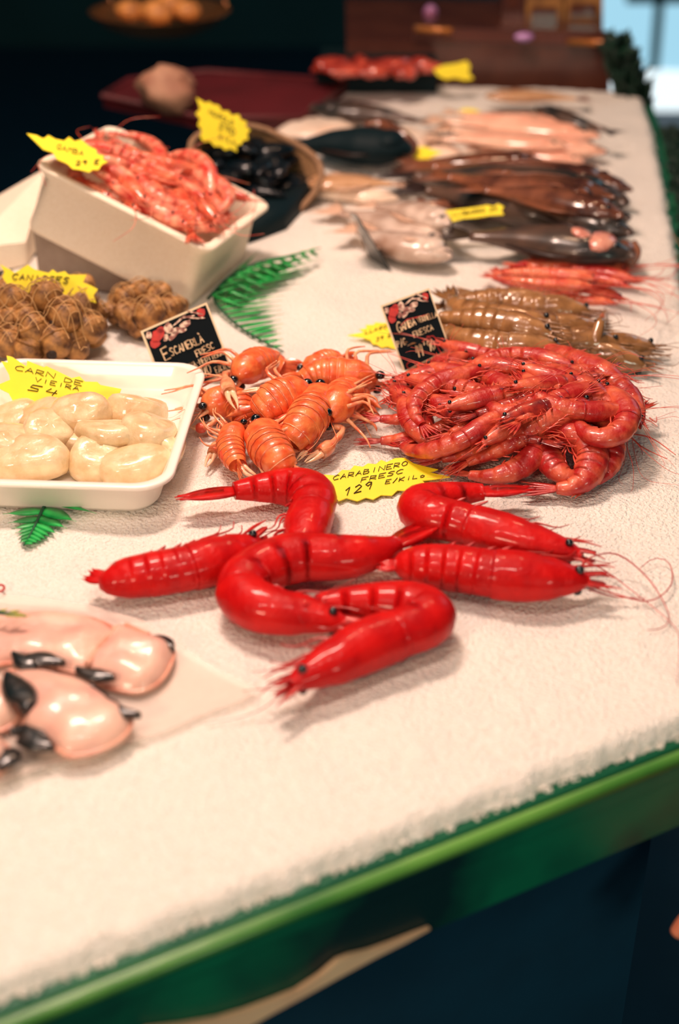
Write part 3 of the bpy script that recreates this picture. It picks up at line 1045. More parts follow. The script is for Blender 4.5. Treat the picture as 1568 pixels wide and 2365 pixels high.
pl = (P(455, 885, 0.0), lean(28, -3))
black_sign([(324, 765), (477, 698), (538, 855), (385, 922)], pl,
           'black price sign reading ESCAMERLÀ standing behind the orange langoustines',
           [('E', (382, 833), (399, 824), 0, (-11, -26), 0.0011), ('SCAMERLÀ', (397, 823), (474, 789), 0, (-7, -17), 0.0009),
            ('FRESC', (456, 825), (498, 803), 0, (-6, -14), 0.0008), ('EXTRACTIVA.MEDITERRÀ', (388, 874), (524, 816), 0, (-5, -12), 0.0006),
            ("26'90", (436, 882), (492, 862), 0, (-7, -25), 0.0010), ('E/KILO', (500, 862), (534, 848), 0, (-5, -13), 0.0006)])
pl = (P(985, 858, 0.0), lean(26, -6))
circ = [(952 + 13 * math.cos(t), 844 + 9 * math.sin(t)) for t in [2 * PI * k / 12 for k in range(13)]]
black_sign([(878, 706), (991, 665), (1040, 806), (932, 859)], pl,
           'black price sign reading GAMBA standing behind the heap of red prawns',
           [('G', (920, 770), (931, 765), 0, (-6, -24), 0.0009), ('AMBA', (930, 764), (963, 749), 0, (-5, -17), 0.0008),
            ('VERMELLA', (966, 746), (1012, 731), 0, (-4, -12), 0.0006), ('FRESCA', (957, 780), (1003, 761), 0, (-4, -13), 0.0006),
            ('P/C', (919, 803), (940, 795), 0, (-4, -15), 0.0007), ("44'90", (964, 824), (1008, 806), 0, (-6, -25), 0.0009)],
           [circ, [(925, 752), (940, 738), (962, 733), (990, 726)], [(985, 778), (1000, 776), (1015, 790), (1026, 812)], [(975, 790), (990, 778), (1010, 800), (1018, 815)],
            [(1005, 785), (1020, 793), (1032, 800)], [(1000, 820), (1012, 822), (1024, 815)]])
# a third sign seen nearly edge-on among the silver fish
q0 = P(905, 632, 0.0)
dv = (P(815, 500, 0.05) - q0)
wv = Vector((0.008, 0.05, 0.0))
root = thing('price_sign', q0, 'dark price sign seen nearly edge-on, leaning between the ice and the silver fish', 'price sign', 'black price signs')
tl = PY(812, 492, q0.y + 0.045)
pts = [q0, q0 + Vector((-0.006, 0.012, 0)), tl + Vector((0.020, 0.010, 0)), tl + Vector((-0.004, 0, 0))]
pts = [PY(908, 634, 1.745), PY(858, 604, 1.79), PY(808, 490, 1.80), PY(822, 495, 1.755)]
nn = (pts[1] - pts[0]).cross(pts[3] - pts[0]).normalized()
MB().hexa([p - nn * 0.0008 for p in pts], [p + nn * 0.0008 for p in pts]).build('board', M['skin_black'], root, False)

# ---------------------------------------------------------------- the six big carabinero prawns
BG = 'big deep red prawns laid out on the ice'
z = 0.022
prawn('large_red_prawn', center_of([(598, 1246), (560, 1268), (500, 1292), (430, 1312), (340, 1328), (285, 1336), (252, 1340), (236, 1336)], z), 0.0235,
      'big deep red prawn farthest left, head up to the right', 'prawn', BG, seg=0.12, s=-1, head=0.50,
      antennae=[[P(600, 1244, .02), P(630, 1228, .01), P(655, 1222, .005)], [P(598, 1252, .02), P(640, 1252, .008), P(672, 1244, .004)],
                [P(600, 1262, .02), P(640, 1262, .006), P(668, 1258, .004)]], fan_len=0.9, fan_open=0.2, tuck=True, ant_r=0.0009)
prawn('large_red_prawn', center_of([(705, 1300), (702, 1262), (708, 1220), (722, 1175), (722, 1148), (700, 1130), (650, 1124), (590, 1128), (540, 1134)], 0.022), 0.022,
      'big deep red prawn with its tail pointing left, behind the hairpin-bent one', 'prawn', BG, seg=0.2, fan_w=1.6, plump=1.2, s=1, head=0.45,
      antennae=[[P(720, 1240, .012), P(700, 1200, .03), P(660, 1230, .01), P(640, 1262, .006)]], fan_len=2.7, fan_open=0.10, rostrum=0.4)
prawn('large_red_prawn', center_of([(805, 1442), (760, 1432), (700, 1420), (620, 1408), (570, 1386), (558, 1352), (590, 1318), (680, 1288), (790, 1286), (880, 1272), (915, 1256)], 0.024), 0.023,
      'big deep red prawn bent like a hairpin in the middle, its tail fan up right', 'prawn', BG, seg=0.2, fan_w=1.6, plump=1.14, tuck=2, s=-1, head=0.40, wide=0.9,
      antennae=[[P(800, 1442, .02), P(740, 1445, .01), P(700, 1440, .03), P(690, 1420, .045)], [P(700, 1400, .04), P(760, 1370, .035), P(830, 1320, .04), P(700, 1300, .05)]],
      fan_len=2.5, fan_open=0.14, rostrum=0.6)
prawn('large_red_prawn', center_of([(668, 1585), (710, 1560), (770, 1530), (850, 1490), (930, 1460), (982, 1438), (985, 1415), (950, 1398), (880, 1390), (800, 1390), (730, 1396)], 0.024), 0.0235,
      'big deep red prawn nearest the front, its head pointing down left', 'prawn', BG, seg=0.2, fan_w=1.6, plump=1.12, s=1, head=0.44,
      antennae=[[P(690, 1552, .02), P(650, 1548, .014), P(580, 1552, .01)], [P(665, 1592, .02), P(600, 1592, .012), P(560, 1596, .006)],
                [P(650, 1605, .012), P(600, 1640, .006), P(540, 1660, .004), P(470, 1672, .003)]], fan_len=2.4, fan_open=0.12)
prawn('large_red_prawn', center_of([(1345, 1284), (1290, 1268), (1230, 1254), (1150, 1232), (1060, 1206), (1005, 1194), (972, 1180), (975, 1160), (1020, 1148), (1070, 1140), (1115, 1136)], 0.023), 0.0225,
      'big deep red prawn whose tail points up right below the prawn heap', 'prawn', BG, seg=0.2, fan_w=1.6, plump=1.12, s=-1, head=0.46,
      antennae=[[P(1345, 1285, .02), P(1400, 1300, .01), P(1425, 1296, .006)], [P(1340, 1290, .02), P(1400, 1320, .008), P(1480, 1380, .005), P(1540, 1430, .004), P(1568, 1470, .003), P(1564, 1580, .003)]],
      fan_len=2.4, fan_open=0.10)
prawn('large_red_prawn', center_of([(1362, 1340), (1310, 1338), (1240, 1334), (1150, 1326), (1050, 1312), (980, 1306), (930, 1304), (910, 1304)], 0.024), 0.0245,
      'big straight deep red prawn at the right with long curling antennae', 'prawn', BG, seg=0.12, s=-1, head=0.50,
      antennae=[[P(1330, 1318, .03), P(1370, 1285, .03), P(1430, 1282, .02), P(1500, 1340, .01), P(1545, 1420, .005), P(1530, 1450, .004), P(1495, 1455, .004)],
                [P(1360, 1352, .02), P(1420, 1372, .01), P(1500, 1388, .006), P(1550, 1350, .006), P(1545, 1300, .006), P(1510, 1290, .006), P(1478, 1312, .005)],
                [P(1360, 1362, .02), P(1420, 1378, .01), P(1490, 1382, .006)]], fan_len=0.8, fan_open=0.2, tuck=True, ant_r=0.0009)

# ---------------------------------------------------------------- prawn prototypes for the heaps
protos = {}


def make_proto(key, name, ctrl, H, cat, group, **k):
    o = prawn(name, [Vector(p) for p in ctrl], H, 'prototype', cat, group, **k)
    proto_origin[o.name] = tuple(o.location)
    protos[key] = (o, Vector(ctrl[0]), Vector(ctrl[-1]))


def drop(key):
    o = protos[key][0]
    for c in list(o.children):
        bpy.data.objects.remove(c)
    bpy.data.objects.remove(o)


def put(key, head, tail, label, zh=0.015, zt=0.015, flip=False, roll=0.0, ks=1.0, klim=None):
    o, h0, t0 = protos[key]
    return fit_copy(o, h0, t0, P(head[0], head[1], zh), P(tail[0], tail[1], zt), label, flip, roll, None, ks, klim)


shape = {
    'straight': [(0, 0, 0), (.03, .002, 0), (.07, .004, 0), (.105, .0, 0), (.135, -.008, 0)],
    'bent': [(0, 0, 0), (.03, -.010, 0), (.062, -.018, 0), (.095, -.010, 0), (.115, .012, 0), (.120, .032, 0)],
    'curl': [(0, 0, 0), (.026, -.012, 0), (.056, -.016, 0), (.084, -.002, 0), (.090, .018, 0), (.074, .032, 0), (.05, .034, 0)],
}
# s: the belly is on the inner side of the bend; travelling +x then turning left -> belly on the left
GG = 'red prawns in the heap at the right'
for k_, c_ in shape.items():
    make_proto('gamba_' + k_, 'red_prawn', c_, 0.0135, 'prawn', GG, mats=('gamba', 'gamba_limb'), s=1, rnd=random.Random(4), ant_len=0.9,
               ant_r=0.0004, wide=0.82)
make_proto('gamba_dark', 'red_prawn', shape['straight'], 0.0135, 'prawn', GG, mats=('gamba_dark', 'gamba_limb'), s=1, rnd=random.Random(9), ant_len=0.9,
           ant_r=0.0004, wide=0.82)
gl = [
    # key, head px, tail px, z head, z tail, flip, label
    ('gamba_bent', (1425, 880), (1120, 800), .040, .025, True, 'red prawn along the back of the heap beside the brown prawns'),
    ('gamba_straight', (1035, 800), (1210, 855), .035, .035, False, 'red prawn with its head up at the corner of the black sign'),
    ('gamba_straight', (1010, 850), (1190, 880), .040, .045, True, 'red prawn in the upper left part of the heap'),
    ('gamba_dark', (1300, 880), (1130, 945), .065, .055, False, 'glossy maroon prawn in the middle of the heap'),
    ('gamba_dark', (1180, 960), (1330, 900), .060, .060, True, 'dark prawn with a bright line along its back in the middle of the heap'),
    ('gamba_straight', (960, 880), (1140, 920), .045, .050, False, 'red prawn in the left part of the heap, head towards the langoustines'),
    ('gamba_bent', (925, 885), (1090, 890), .030, .045, True, 'red prawn at the left edge of the heap with thin feelers'),
    ('gamba_curl', (1030, 905), (1080, 1000), .045, .030, True, 'curled red prawn in the lower left of the heap, on top of its neighbours'),
    ('gamba_straight', (1230, 860), (1400, 930), .065, .055, False, 'red prawn on the top right of the heap'),
    ('gamba_straight', (1130, 840), (1290, 850), .050, .055, True, 'red prawn at the top of the heap, lying level'),
    ('gamba_bent', (1300, 850), (1120, 850), .052, .045, False, 'red prawn at the top of the heap with its back arched up'),
    ('gamba_straight', (1160, 1000), (1290, 930), .045, .060, False, 'red prawn under the longest one in the front of the heap'),
    ('gamba_straight', (1360, 900), (1230, 960), .062, .060, True, 'red prawn above the longest one towards the right'),
    ('gamba_curl', (1390, 890), (1330, 960), .058, .050, True, 'curled red prawn on the right shoulder of the heap'),
    ('gamba_straight', (1090, 930), (1230, 905), .060, .065, False, 'red prawn crossing the middle of the heap'),
    ('gamba_dark', (1060, 960), (1190, 1000), .040, .040, True, 'maroon prawn half buried at the lower left of the heap'),
    ('gamba_straight', (1340, 1000), (1210, 1010), .030, .026, False, 'red prawn half hidden under the front of the heap'),
    ('gamba_bent', (1100, 870), (1000, 960), .055, .040, False, 'red prawn lying across the left half of the heap'),
    ('gamba_straight', (1180, 905), (1060, 850), .055, .045, True, 'red prawn slanting across the upper left half of the heap'),
    ('gamba_straight', (1240, 935), (1090, 985), .050, .040, True, 'red prawn just above the longest one at the front'),
    ('gamba_straight', (1290, 1010), (1430, 960), .020, .026, True, 'red prawn low in the right half of the heap'),
    ('gamba_straight', (1120, 930), (1000, 990), .026, .022, False, 'red prawn low in the left half of the heap'),
    ('gamba_straight', (1330, 870), (1190, 820), .030, .022, False, 'red prawn low at the back of the heap'),
    ('gamba_bent', (1010, 860), (900, 950), .040, .025, True, 'red prawn at the upper left shoulder of the heap'),
    ('gamba_bent', (960, 930), (1070, 1010), .034, .022, False, 'red prawn at the left of the heap above the one stretching its tail'),
    ('gamba_straight', (1210, 890), (1360, 870), .070, .058, True, 'red prawn on the very top of the heap'),
    ('gamba_bent', (1400, 930), (1280, 900), .056, .062, True, 'red prawn at the upper right with its back to the ice'),
    ('gamba_bent', (1440, 950), (1340, 880), .040, .050, False, 'red prawn with dark eyes at the right tip of the heap'),
    ('gamba_curl', (1200, 860), (1130, 910), .062, .058, True, 'curled red prawn on top of the heap left of its highest point'),
    ('gamba_bent', (1070, 860), (1180, 810), .036, .030, False, 'red prawn at the back of the heap behind the GAMBA sign'),
    ('gamba_dark', (1270, 905), (1400, 850), .060, .045, True, 'maroon prawn on the upper right of the heap'),
    ('gamba_bent', (1120, 960), (980, 1010), .050, .026, True, 'red prawn on the left slope of the heap, back to the front'),
    ('gamba_straight', (1060, 830), (940, 900), .034, .028, True, 'red prawn at the upper left of the heap with its feelers over the ice'),
    ('gamba_straight', (1270, 960), (1130, 1040), .052, .026, False, 'red prawn between the longest one and the heap'),
    ('gamba_straight', (1150, 1030), (1300, 960), .022, .026, False, 'red prawn at the bottom of the heap, mostly covered'),
]
gw = dict(mats=('gamba', 'gamba_limb'), ant_len=.8, ant_r=.0004, wide=.85)
prawn('red_prawn', [P(*q) for q in [(905, 888, .028), (925, 910, .03), (950, 945, .026), (975, 975, .022), (965, 1002, .018), (925, 1015, .013), (880, 1018, .010)]], .0135,
      'red prawn at the left end of the heap with its tail stretched out left', 'prawn', GG, s=-1, fan_open=.08, **gw)
prawn('red_prawn', [P(*q) for q in [(985, 915, .04), (1020, 935, .04), (1065, 965, .034), (1092, 1005, .026), (1075, 1035, .018), (1030, 1045, .014), (990, 1040, .012)]], .0135,
      'curled red prawn at the lower left of the heap above the flat tail', 'prawn', GG, s=-1, fan_open=.12, **gw)
prawn('red_prawn', [P(*q) for q in [(1365, 925, .056), (1320, 945, .055), (1250, 975, .048), (1180, 1010, .036), (1120, 1035, .025), (1060, 1050, .018), (1020, 1058, .014)]], .0155,
      'longest red prawn across the front of the heap, shining along its back', 'prawn', GG, s=-1, fan_open=.12, **gw)
prawn('red_prawn', [P(*q) for q in [(1262, 985, .03), (1248, 1020, .03), (1225, 1060, .024), (1190, 1085, .018), (1150, 1098, .015), (1110, 1100, .012), (1085, 1096, .011)]], .0140,
      'red prawn lowest in the heap with its thin tail pointing left', 'prawn', GG, s=-1, fan_open=.08, **gw)
prawn('red_prawn', [P(*q) for q in [(1275, 1010, .034), (1310, 1000, .04), (1350, 1015, .036), (1368, 1055, .026), (1355, 1100, .018), (1320, 1125, .014), (1285, 1128, .012)]], .0175,
      'tightly curled red prawn at the bottom of the heap, tail fan down left', 'prawn', GG, s=-1, fan_open=.22, **gw)
prawn('red_prawn', [P(*q) for q in [(1255, 1010, .024), (1262, 1045, .024), (1280, 1080, .02), (1310, 1100, .018), (1335, 1095, .016)]], .0150,
      'red prawn nested inside the curled one at the bottom of the heap', 'prawn', GG, s=1, fan_open=.1, **gw)
prawn('red_prawn', [P(*q) for q in [(1385, 950, .04), (1405, 985, .036), (1412, 1030, .026), (1405, 1070, .018), (1385, 1098, .013), (1360, 1115, .012)]], .0150,
      'red prawn hanging down at the lower right of the heap behind the curled one', 'prawn', GG, s=-1, fan_open=.12, **gw)
prawn('red_prawn', [P(*q) for q in [(1452, 955, .028), (1445, 915, .036), (1400, 870, .046), (1330, 835, .044), (1260, 815, .036), (1200, 800, .026), (1165, 797, .022)]], .0165,
      'red prawn forming the whole upper right outline of the heap', 'prawn', GG, s=-1, fan_open=.12, **gw)
prawn('red_prawn', [P(*q) for q in [(1430, 985, .036), (1405, 945, .046), (1350, 900, .056), (1290, 870, .056), (1230, 855, .05), (1180, 855, .044)]], .0165,
      'red prawn at the right end of the heap, its dark-eyed head pointing down', 'prawn', GG, s=-1, fan_open=.12, **gw)
for (k_, h_, t_, zh_, zt_, fl_, lb_) in gl:
    put(k_, h_, t_, lb_, zh_, zt_, fl_, klim=(.9, 1.12))
for k_ in ('gamba_straight', 'gamba_bent', 'gamba_curl', 'gamba_dark'):
    drop(k_)

# loose feelers on the ice right of the heap
mb = MB()
FE = [[(1475, 965), (1500, 972), (1518, 985)], [(1500, 965), (1515, 975), (1516, 962)], [(1420, 1000), (1455, 1010), (1478, 1030), (1484, 1050)],
      [(1400, 985), (1440, 1010), (1455, 1060)], [(1430, 1000), (1500, 1010), (1560, 1050)], [(1440, 990), (1480, 1030), (1540, 1060)]]
for ln, fw in zip(FE, ('short bent', 'tiny hooked', 'thick', 'curved', 'long faint', 'lowest faint')):
    tag(MB().tube(catmull([P(x, y, 0.004) for x, y in ln], 14), 0.0009, 5, 0.0004).build('prawn_feeler', M['gamba_limb']),
        fw + ' red prawn feeler on the ice right of the prawn heap', 'feeler', 'loose feelers beside the prawn heap')

# ---------------------------------------------------------------- langoustines
LG = 'orange langoustines in a heap behind the 129 price card'


def claw(root, name, path, wd, pale=True):
    """arm, palm and two fingers along a pixel path [(px,py,z)...]; the last point is the tip"""
    pts = catmull([P(*q) for q in path], 24)
    arm, hand = pts[:13], pts[11:]
    mb = MB()
    mb.add(*sweep(arm, [wd * interp(i / 12, [0, .3, .33, .65, .68, 1], [.34, .5, .36, .55, .40, .55]) for i in range(13)], None, None, 8))
    o = mb.build(name, M['orange_limb'], root)
    n = len(hand)
    palm = hand[:n // 2 + 1]
    MB().add(*sweep(palm, [wd * interp(i / (len(palm) - 1), [0, .25, .7, 1], [.5, .9, 1.0, .85]) for i in range(len(palm))], None, None, 10)).subbuild(
        'claw_palm', M['claw_red'] if not pale else M['orange_limb'], o, root)
    T = (hand[-1] - hand[n // 2]).normalized()
    S = T.cross(UP).normalized()
    for sd in (1, -1):
        f = [p + S * sd * wd * 0.42 * math.sin(PI * min(1, 0.25 + 0.75 * i / (n - n // 2))) for i, p in enumerate(hand[n // 2:])]
        MB().add(*sweep(f, [wd * 0.42 * (1 - 0.85 * i / (len(f) - 1)) for i in range(len(f))], None, None, 7)).subbuild('claw_finger', M['pale_claw'], o, root)
    return o


def langoustine(ctrl, H, label, s=1, B=(0, 0, 1), claws=(), eyes=True, head=0.46, legs=6, ant=(), wide=0.95, rnd=None):
    pts = [P(*q) for q in ctrl]
    rnd = rnd or random.Random(int(ctrl[0][0]))
    B = Vector(B)
    ns = 50
    sp = catmull(pts, ns)
    mid = sp[ns // 2]
    root = thing('langoustine', (mid.x, mid.y, max(0, min(p.z for p in sp) - H)), label, 'langoustine', LG)

    def frame(t):
        x = t * (ns - 1)
        i = int(min(ns - 2, max(0, math.floor(x))))
        T = (sp[min(i + 2, ns - 1)] - sp[max(i - 1, 0)]).normalized()
        N = B.cross(T).normalized()
        return sp[i].lerp(sp[i + 1], x - i), T, N * s, T.cross(N).normalized()
    ih = int(head * (ns - 1)) + 1
    A = [H * interp(i / (ih - 1), [0, .12, .3, .6, 1], [.22, .45, .75, .98, .95]) for i in range(ih)]
    V, Fc = sweep(sp[:ih], A, [a * wide for a in A], B, 16)
    obj('carapace', V, Fc, M['orange'], root)
    ap, aA = [], []
    for k in range(6):
        for q in range(6):
            fr = q / 5
            p, T, vd, Bn = frame(min(.9999, head - .02 + (1.02 - head) * (k + fr * .999) / 6))
            ap.append(p)
            aA.append(H * interp((k + fr) / 6, [0, .4, .8, 1], [1.0, 1.0, .82, .62]) * (0.96 + 0.07 * math.sin(fr * PI * .7)))
    V, Fc = sweep(ap, aA, [a * wide for a in aA], B, 16)
    obj('abdomen', V, Fc, M['orange'], root)
    # pale edges of the plates
    for k in range(1, 6):
        p, T, vd, Bn = frame(head - .02 + (1.02 - head) * k / 6)
        a = H * interp(k / 6, [0, .4, .8, 1], [1.0, 1.0, .82, .62]) * 1.015
        V, Fc = sweep([p - T * .0011, p + T * .0002], [a, a], [a * wide] * 2, B, 16)
        obj('plate_edge', V, Fc, M['orange_limb'], root)
    p, T, vd, Bn = frame(0.02)
    MB().tube([p - vd * H * .25, p - vd * H * .3 - T * H * .9], H * .15, 6, H * .02).build('rostrum', M['orange_limb'], root)
    if eyes:
        for sd in (1, -1):
            p, T, vd, Bn = frame(0.05)
            e = p + Bn * sd * H * .42 - vd * H * .12 - T * H * .25
            MB().sphere(e, (H * .27, H * .27, H * .22), 10, 8).build('eye', M['eye'], root)
    for k in range(legs):
        p, T, vd, Bn = frame(head * (.35 + .6 * (k // 2) / max(1, legs // 2 - 1 + 1e-6) * .9))
        sd = 1 if k % 2 else -1
        q = p + vd * H * .75 + Bn * sd * H * .4
        a1 = q + vd * H * .8 + Bn * sd * H * .3 - T * H * rnd.uniform(-.3, .6)
        a2 = a1 + vd * H * .5 - T * H * rnd.uniform(.2, 1.4)
        a3 = a2 + vd * H * .3 - T * H * .6
        for v in (a1, a2, a3):
            v.z = max(.003, v.z)
        MB().tube(catmull([q, a1, a2, a3], 9), H * .12, 5, H * .03).build('leg', M['orange_limb'], root)
    for k in range(2):
        p, T, vd, Bn = frame(.03)
        sd = k * 2 - 1
        a = [p + Bn * sd * H * .2, p - T * H * 2.2 + vd * H * rnd.uniform(-1, 1.5), p - T * H * 3.6 + vd * H * rnd.uniform(-2, 2.5)]
        for v in a:
            v.z = max(.003, v.z)
        MB().tube(catmull(a, 14), .0006, 4, .0003).build('antenna', M['orange_limb'], root)
    for an in ant:
        MB().tube(catmull([P(*v) for v in an], 18), .0008, 4, .0004).build('antenna', M['orange_limb'], root)
    p, T, vd, Bn = frame(1.0)
    for k, ang in enumerate((0, -1, 1, -.5, .5)):
        d = T + Bn * ang * .5
        V, Fc = blade(p - T * H * .2 + Bn * ang * H * .3, d, Bn, H * 1.5, H * .62, vd, thick=H * .07, tip=.12)
        obj('telson' if k == 0 else 'uropod', V, Fc, M['orange'], root)
    for i, (pth, wd, pale) in enumerate(claws):
        claw(root, 'claw', pth, wd, pale)
    return root


langoustine([(545, 882, .030), (560, 862, .036), (585, 842, .034), (620, 838, .026), (650, 850, .02)], .019,
            'orange langoustine nearest the black ESCAMERLÀ sign, its two eyes facing left', s=1,
            claws=[([(545, 862, .02), (525, 862, .03), (520, 870, .04), (530, 905, .045), (547, 945, .045)], .0085, True),
                   ([(520, 905, .014), (500, 910, .014), (480, 912, .014), (440, 905, .014), (400, 902, .014)], .008, True)])
langoustine([(872, 880, .026), (820, 872, .030), (770, 868, .032), (730, 872, .030), (700, 885, .026)], .021,
            'orange langoustine at the upper right of the heap, its head pointing right', s=-1, B=(0, 0, 1),
            claws=[([(820, 900, .02), (840, 905, .02), (860, 900, .018), (900, 890, .016), (960, 868, .014)], .005, False),
                   ([(700, 905, .03), (670, 915, .036), (640, 905, .04), (600, 900, .04), (556, 905, .04)], .006, True)])
langoustine([(700, 862, .024), (730, 848, .026), (760, 836, .026), (785, 838, .022)], .016,
            'small orange langoustine at the very back of the heap', s=-1, legs=4, claws=[])
langoustine([(700, 905, .036), (680, 912, .040), (650, 920, .042), (620, 938, .038), (595, 958, .03)], .0225,
            'orange langoustine curled in the centre of the heap, its striped back up', s=-1,
            claws=[([(700, 930, .03), (690, 945, .03), (670, 962, .035), (640, 975, .035), (600, 985, .03)], .0055, False)])
langoustine([(762, 968, .034), (775, 940, .036), (790, 918, .034), (815, 908, .028), (835, 930, .02)], .020,
            'orange langoustine at the right of the heap staring down with two big black eyes', s=-1,
            claws=[([(770, 985, .024), (790, 990, .022), (785, 1005, .02), (755, 1035, .018), (705, 1068, .014)], .008, True),
                   ([(745, 985, .024), (735, 1005, .022), (722, 1020, .02), (705, 1042, .018), (685, 1065, .014)], .005, False)],
            ant=[[(830, 960, .02), (845, 985, .01), (860, 1015, .006)]])
langoustine([(745, 905, .030), (735, 925, .034), (715, 960, .036), (690, 995, .034), (668, 1022, .026)], .022,
            'orange langoustine in the middle of the heap, its tail towards the front', s=1,
            claws=[([(690, 930, .03), (670, 945, .034), (655, 955, .034), (630, 972, .03), (605, 985, .03)], .005, False)])
langoustine([(598, 985, .028), (608, 1005, .030), (622, 1035, .032), (645, 1065, .030), (662, 1088, .022)], .021,
            'orange langoustine at the front of the heap, its round tail nearest the big red prawns', s=1,
            claws=[([(590, 990, .03), (580, 1000, .035), (585, 1010, .035), (598, 1050, .028), (622, 1108, .012)], .0075, True),
                   ([(560, 1000, .02), (545, 1030, .02), (540, 1050, .02), (565, 1085, .018), (600, 1105, .012)], .0075, False)])
langoustine([(470, 948, .024), (490, 935, .026), (520, 925, .026), (550, 938, .024), (560, 965, .02)], .018,
            'orange langoustine at the left of the heap, right beside the foam tray', s=1,
            claws=[([(510, 975, .018), (515, 985, .018), (512, 1000, .016), (498, 1035, .012), (476, 1078, .008)], .0068, True),
                   ([(500, 970, .016), (480, 985, .014), (470, 988, .012), (455, 988, .010), (440, 985, .010)], .006, False)],
            ant=[[(480, 955, .02), (455, 950, .02), (430, 945, .03), (412, 953, .04)]])
langoustine([(560, 985, .030), (545, 995, .030), (532, 1015, .028), (535, 1045, .024), (548, 1075, .02)], .014,
            'orange langoustine lying on its back at the lower left of the heap, pale legs up', s=-1, legs=8,
            claws=[([(530, 1000, .03), (520, 1020, .03), (518, 1045, .026), (530, 1070, .02), (548, 1090, .012)], .006, False)])

# ---------------------------------------------------------------- sea snails
def snail_mesh(c, R, r, sd):
    V, Fc = [], []
    n, m = 14, 11
    for i in range(m + 1):
        a = PI * i / m
        for j in range(n):
            b = 2 * PI * j / n
            k = 1 + 0.05 * math.sin(7 * a + sd) + 0.05 * noise.noise((math.cos(b) * 2, math.sin(b) * 2, a + sd))
            k *= 1 - 0.18 * max(0, math.cos(a)) * (0.5 + 0.5 * math.sin(b))
            v = Vector((r * k * math.sin(a) * math.cos(b), r * .92 * k * math.sin(a) * math.sin(b), r * 1.02 * math.cos(a) * (1.22 if a < 1 else 1)))
            V.append(Vector(c) + R @ v)
    for i in range(m):
        for j in range(n):
            q = (j + 1) % n
            Fc.append((i * n + j, (i + 1) * n + j, (i + 1) * n + q, i * n + q))
    return V, Fc


def snail(px, py, z, r, sd, label, group):
    rn = random.Random(sd)
    c = P(px, py, z)
    R = Matrix.Rotation(rn.uniform(0, 6), 3, 'Z') @ Matrix.Rotation(rn.uniform(.3, 1.4), 3, 'X')
    V, Fc = snail_mesh((0, 0, 0), R, r, sd)
    root = thing('sea_snail', c - Vector((0, 0, r)), label, 'sea snail', group)
    obj('shell', [v + c for v in V], Fc, M['snail'], root)
    # whorl ridge and opening
    rp = []
    for k in range(26):
        t = k / 25
        a = t * 2.3 * 2 * PI
        rad = r * (0.95 - 0.75 * t)
        rp.append(c + R @ Vector((rad * math.cos(a), rad * math.sin(a) * .92, r * (0.35 + 0.85 * t))))
    MB().tube(rp, r * .11, 5, r * .05).build('whorl', M['snail'], root)
    MB().sphere(c + R @ Vector((r * .55, 0, -r * .55)), (r * .38, r * .5, r * .38), 8, 6, R).build('opening', M['snail_foot'], root)
    return c, r


nets = []
cl = []
S1 = [(30, 700, .060, .019, 'pale brown'), (105, 690, .066, .021, 'large tan'), (60, 735, .050, .018, 'brown'), (150, 730, .060, .020, 'large tan'),
      (190, 700, .045, .019, 'brown'), (200, 760, .038, .020, 'brown'), (80, 765, .048, .019, 'ridged brown'), (130, 790, .038, .019, 'brown'),
      (15, 745, .045, .018, 'brown'), (20, 790, .034, .019, 'brown'), (65, 810, .030, .018, 'brown'), (170, 800, .026, .019, 'brown'),
      (215, 725, .026, .017, 'dark brown'), (10, 675, .050, .017, 'pale brown'), (70, 665, .055, .019, 'brown'), (140, 675, .050, .019, 'brown'),
      (185, 670, .030, .018, 'dark brown'), (110, 735, .040, .018, 'dark brown'), (215, 775, .018, .016, 'brown'), (120, 820, .020, .017, 'brown'),
      (35, 760, .030, .018, 'dark brown'), (-20, 720, .05, .019, 'brown'), (-25, 780, .03, .019, 'brown')]
where1 = ['top left of', 'top centre of', 'upper left of', 'upper middle of', 'upper right of', 'right side of', 'middle left of', 'lower middle of',
          'left side of', 'lower left of', 'bottom left of', 'lower right of', 'right edge of', 'back left of', 'back middle of', 'back right of',
          'far right back of', 'centre of', 'bottom right edge of', 'bottom middle of', 'inner left of', 'left end of', 'lower left end of']
for i, (x, y, zz, rr, cl_) in enumerate(S1):
    cl.append(snail(x, y, zz, rr, 31 + i, '%s sea snail at the %s the large netted heap' % (cl_, where1[i]), 'sea snails in the large net'))
nets.append((cl, 'brown cord net around the large heap of sea snails', -0.46, -0.255, 1.44, 1.66))
cl = []
S2 = [(290, 690, .030, .017), (325, 675, .034, .016), (365, 685, .034, .016), (300, 730, .022, .018), (345, 725, .030, .020), (390, 715, .026, .018),
      (265, 725, .016, .014), (320, 755, .012, .015), (365, 752, .014, .015), (410, 712, .012, .013), (275, 700, .018, .014)]
where2 = ['upper left', 'top', 'top right', 'left middle', 'centre', 'right side', 'left edge', 'front', 'front right', 'right tip', 'back left']
for i, (x, y, zz, rr) in enumerate(S2):
    cl.append(snail(x, y, zz, rr, 71 + i, 'brown sea snail at the %s of the small netted heap behind the ESCAMERLÀ sign' % where2[i], 'sea snails in the small net'))
nets.append((cl, 'brown cord net around the small heap of sea snails', -0.28, -0.16, 1.50, 1.68))
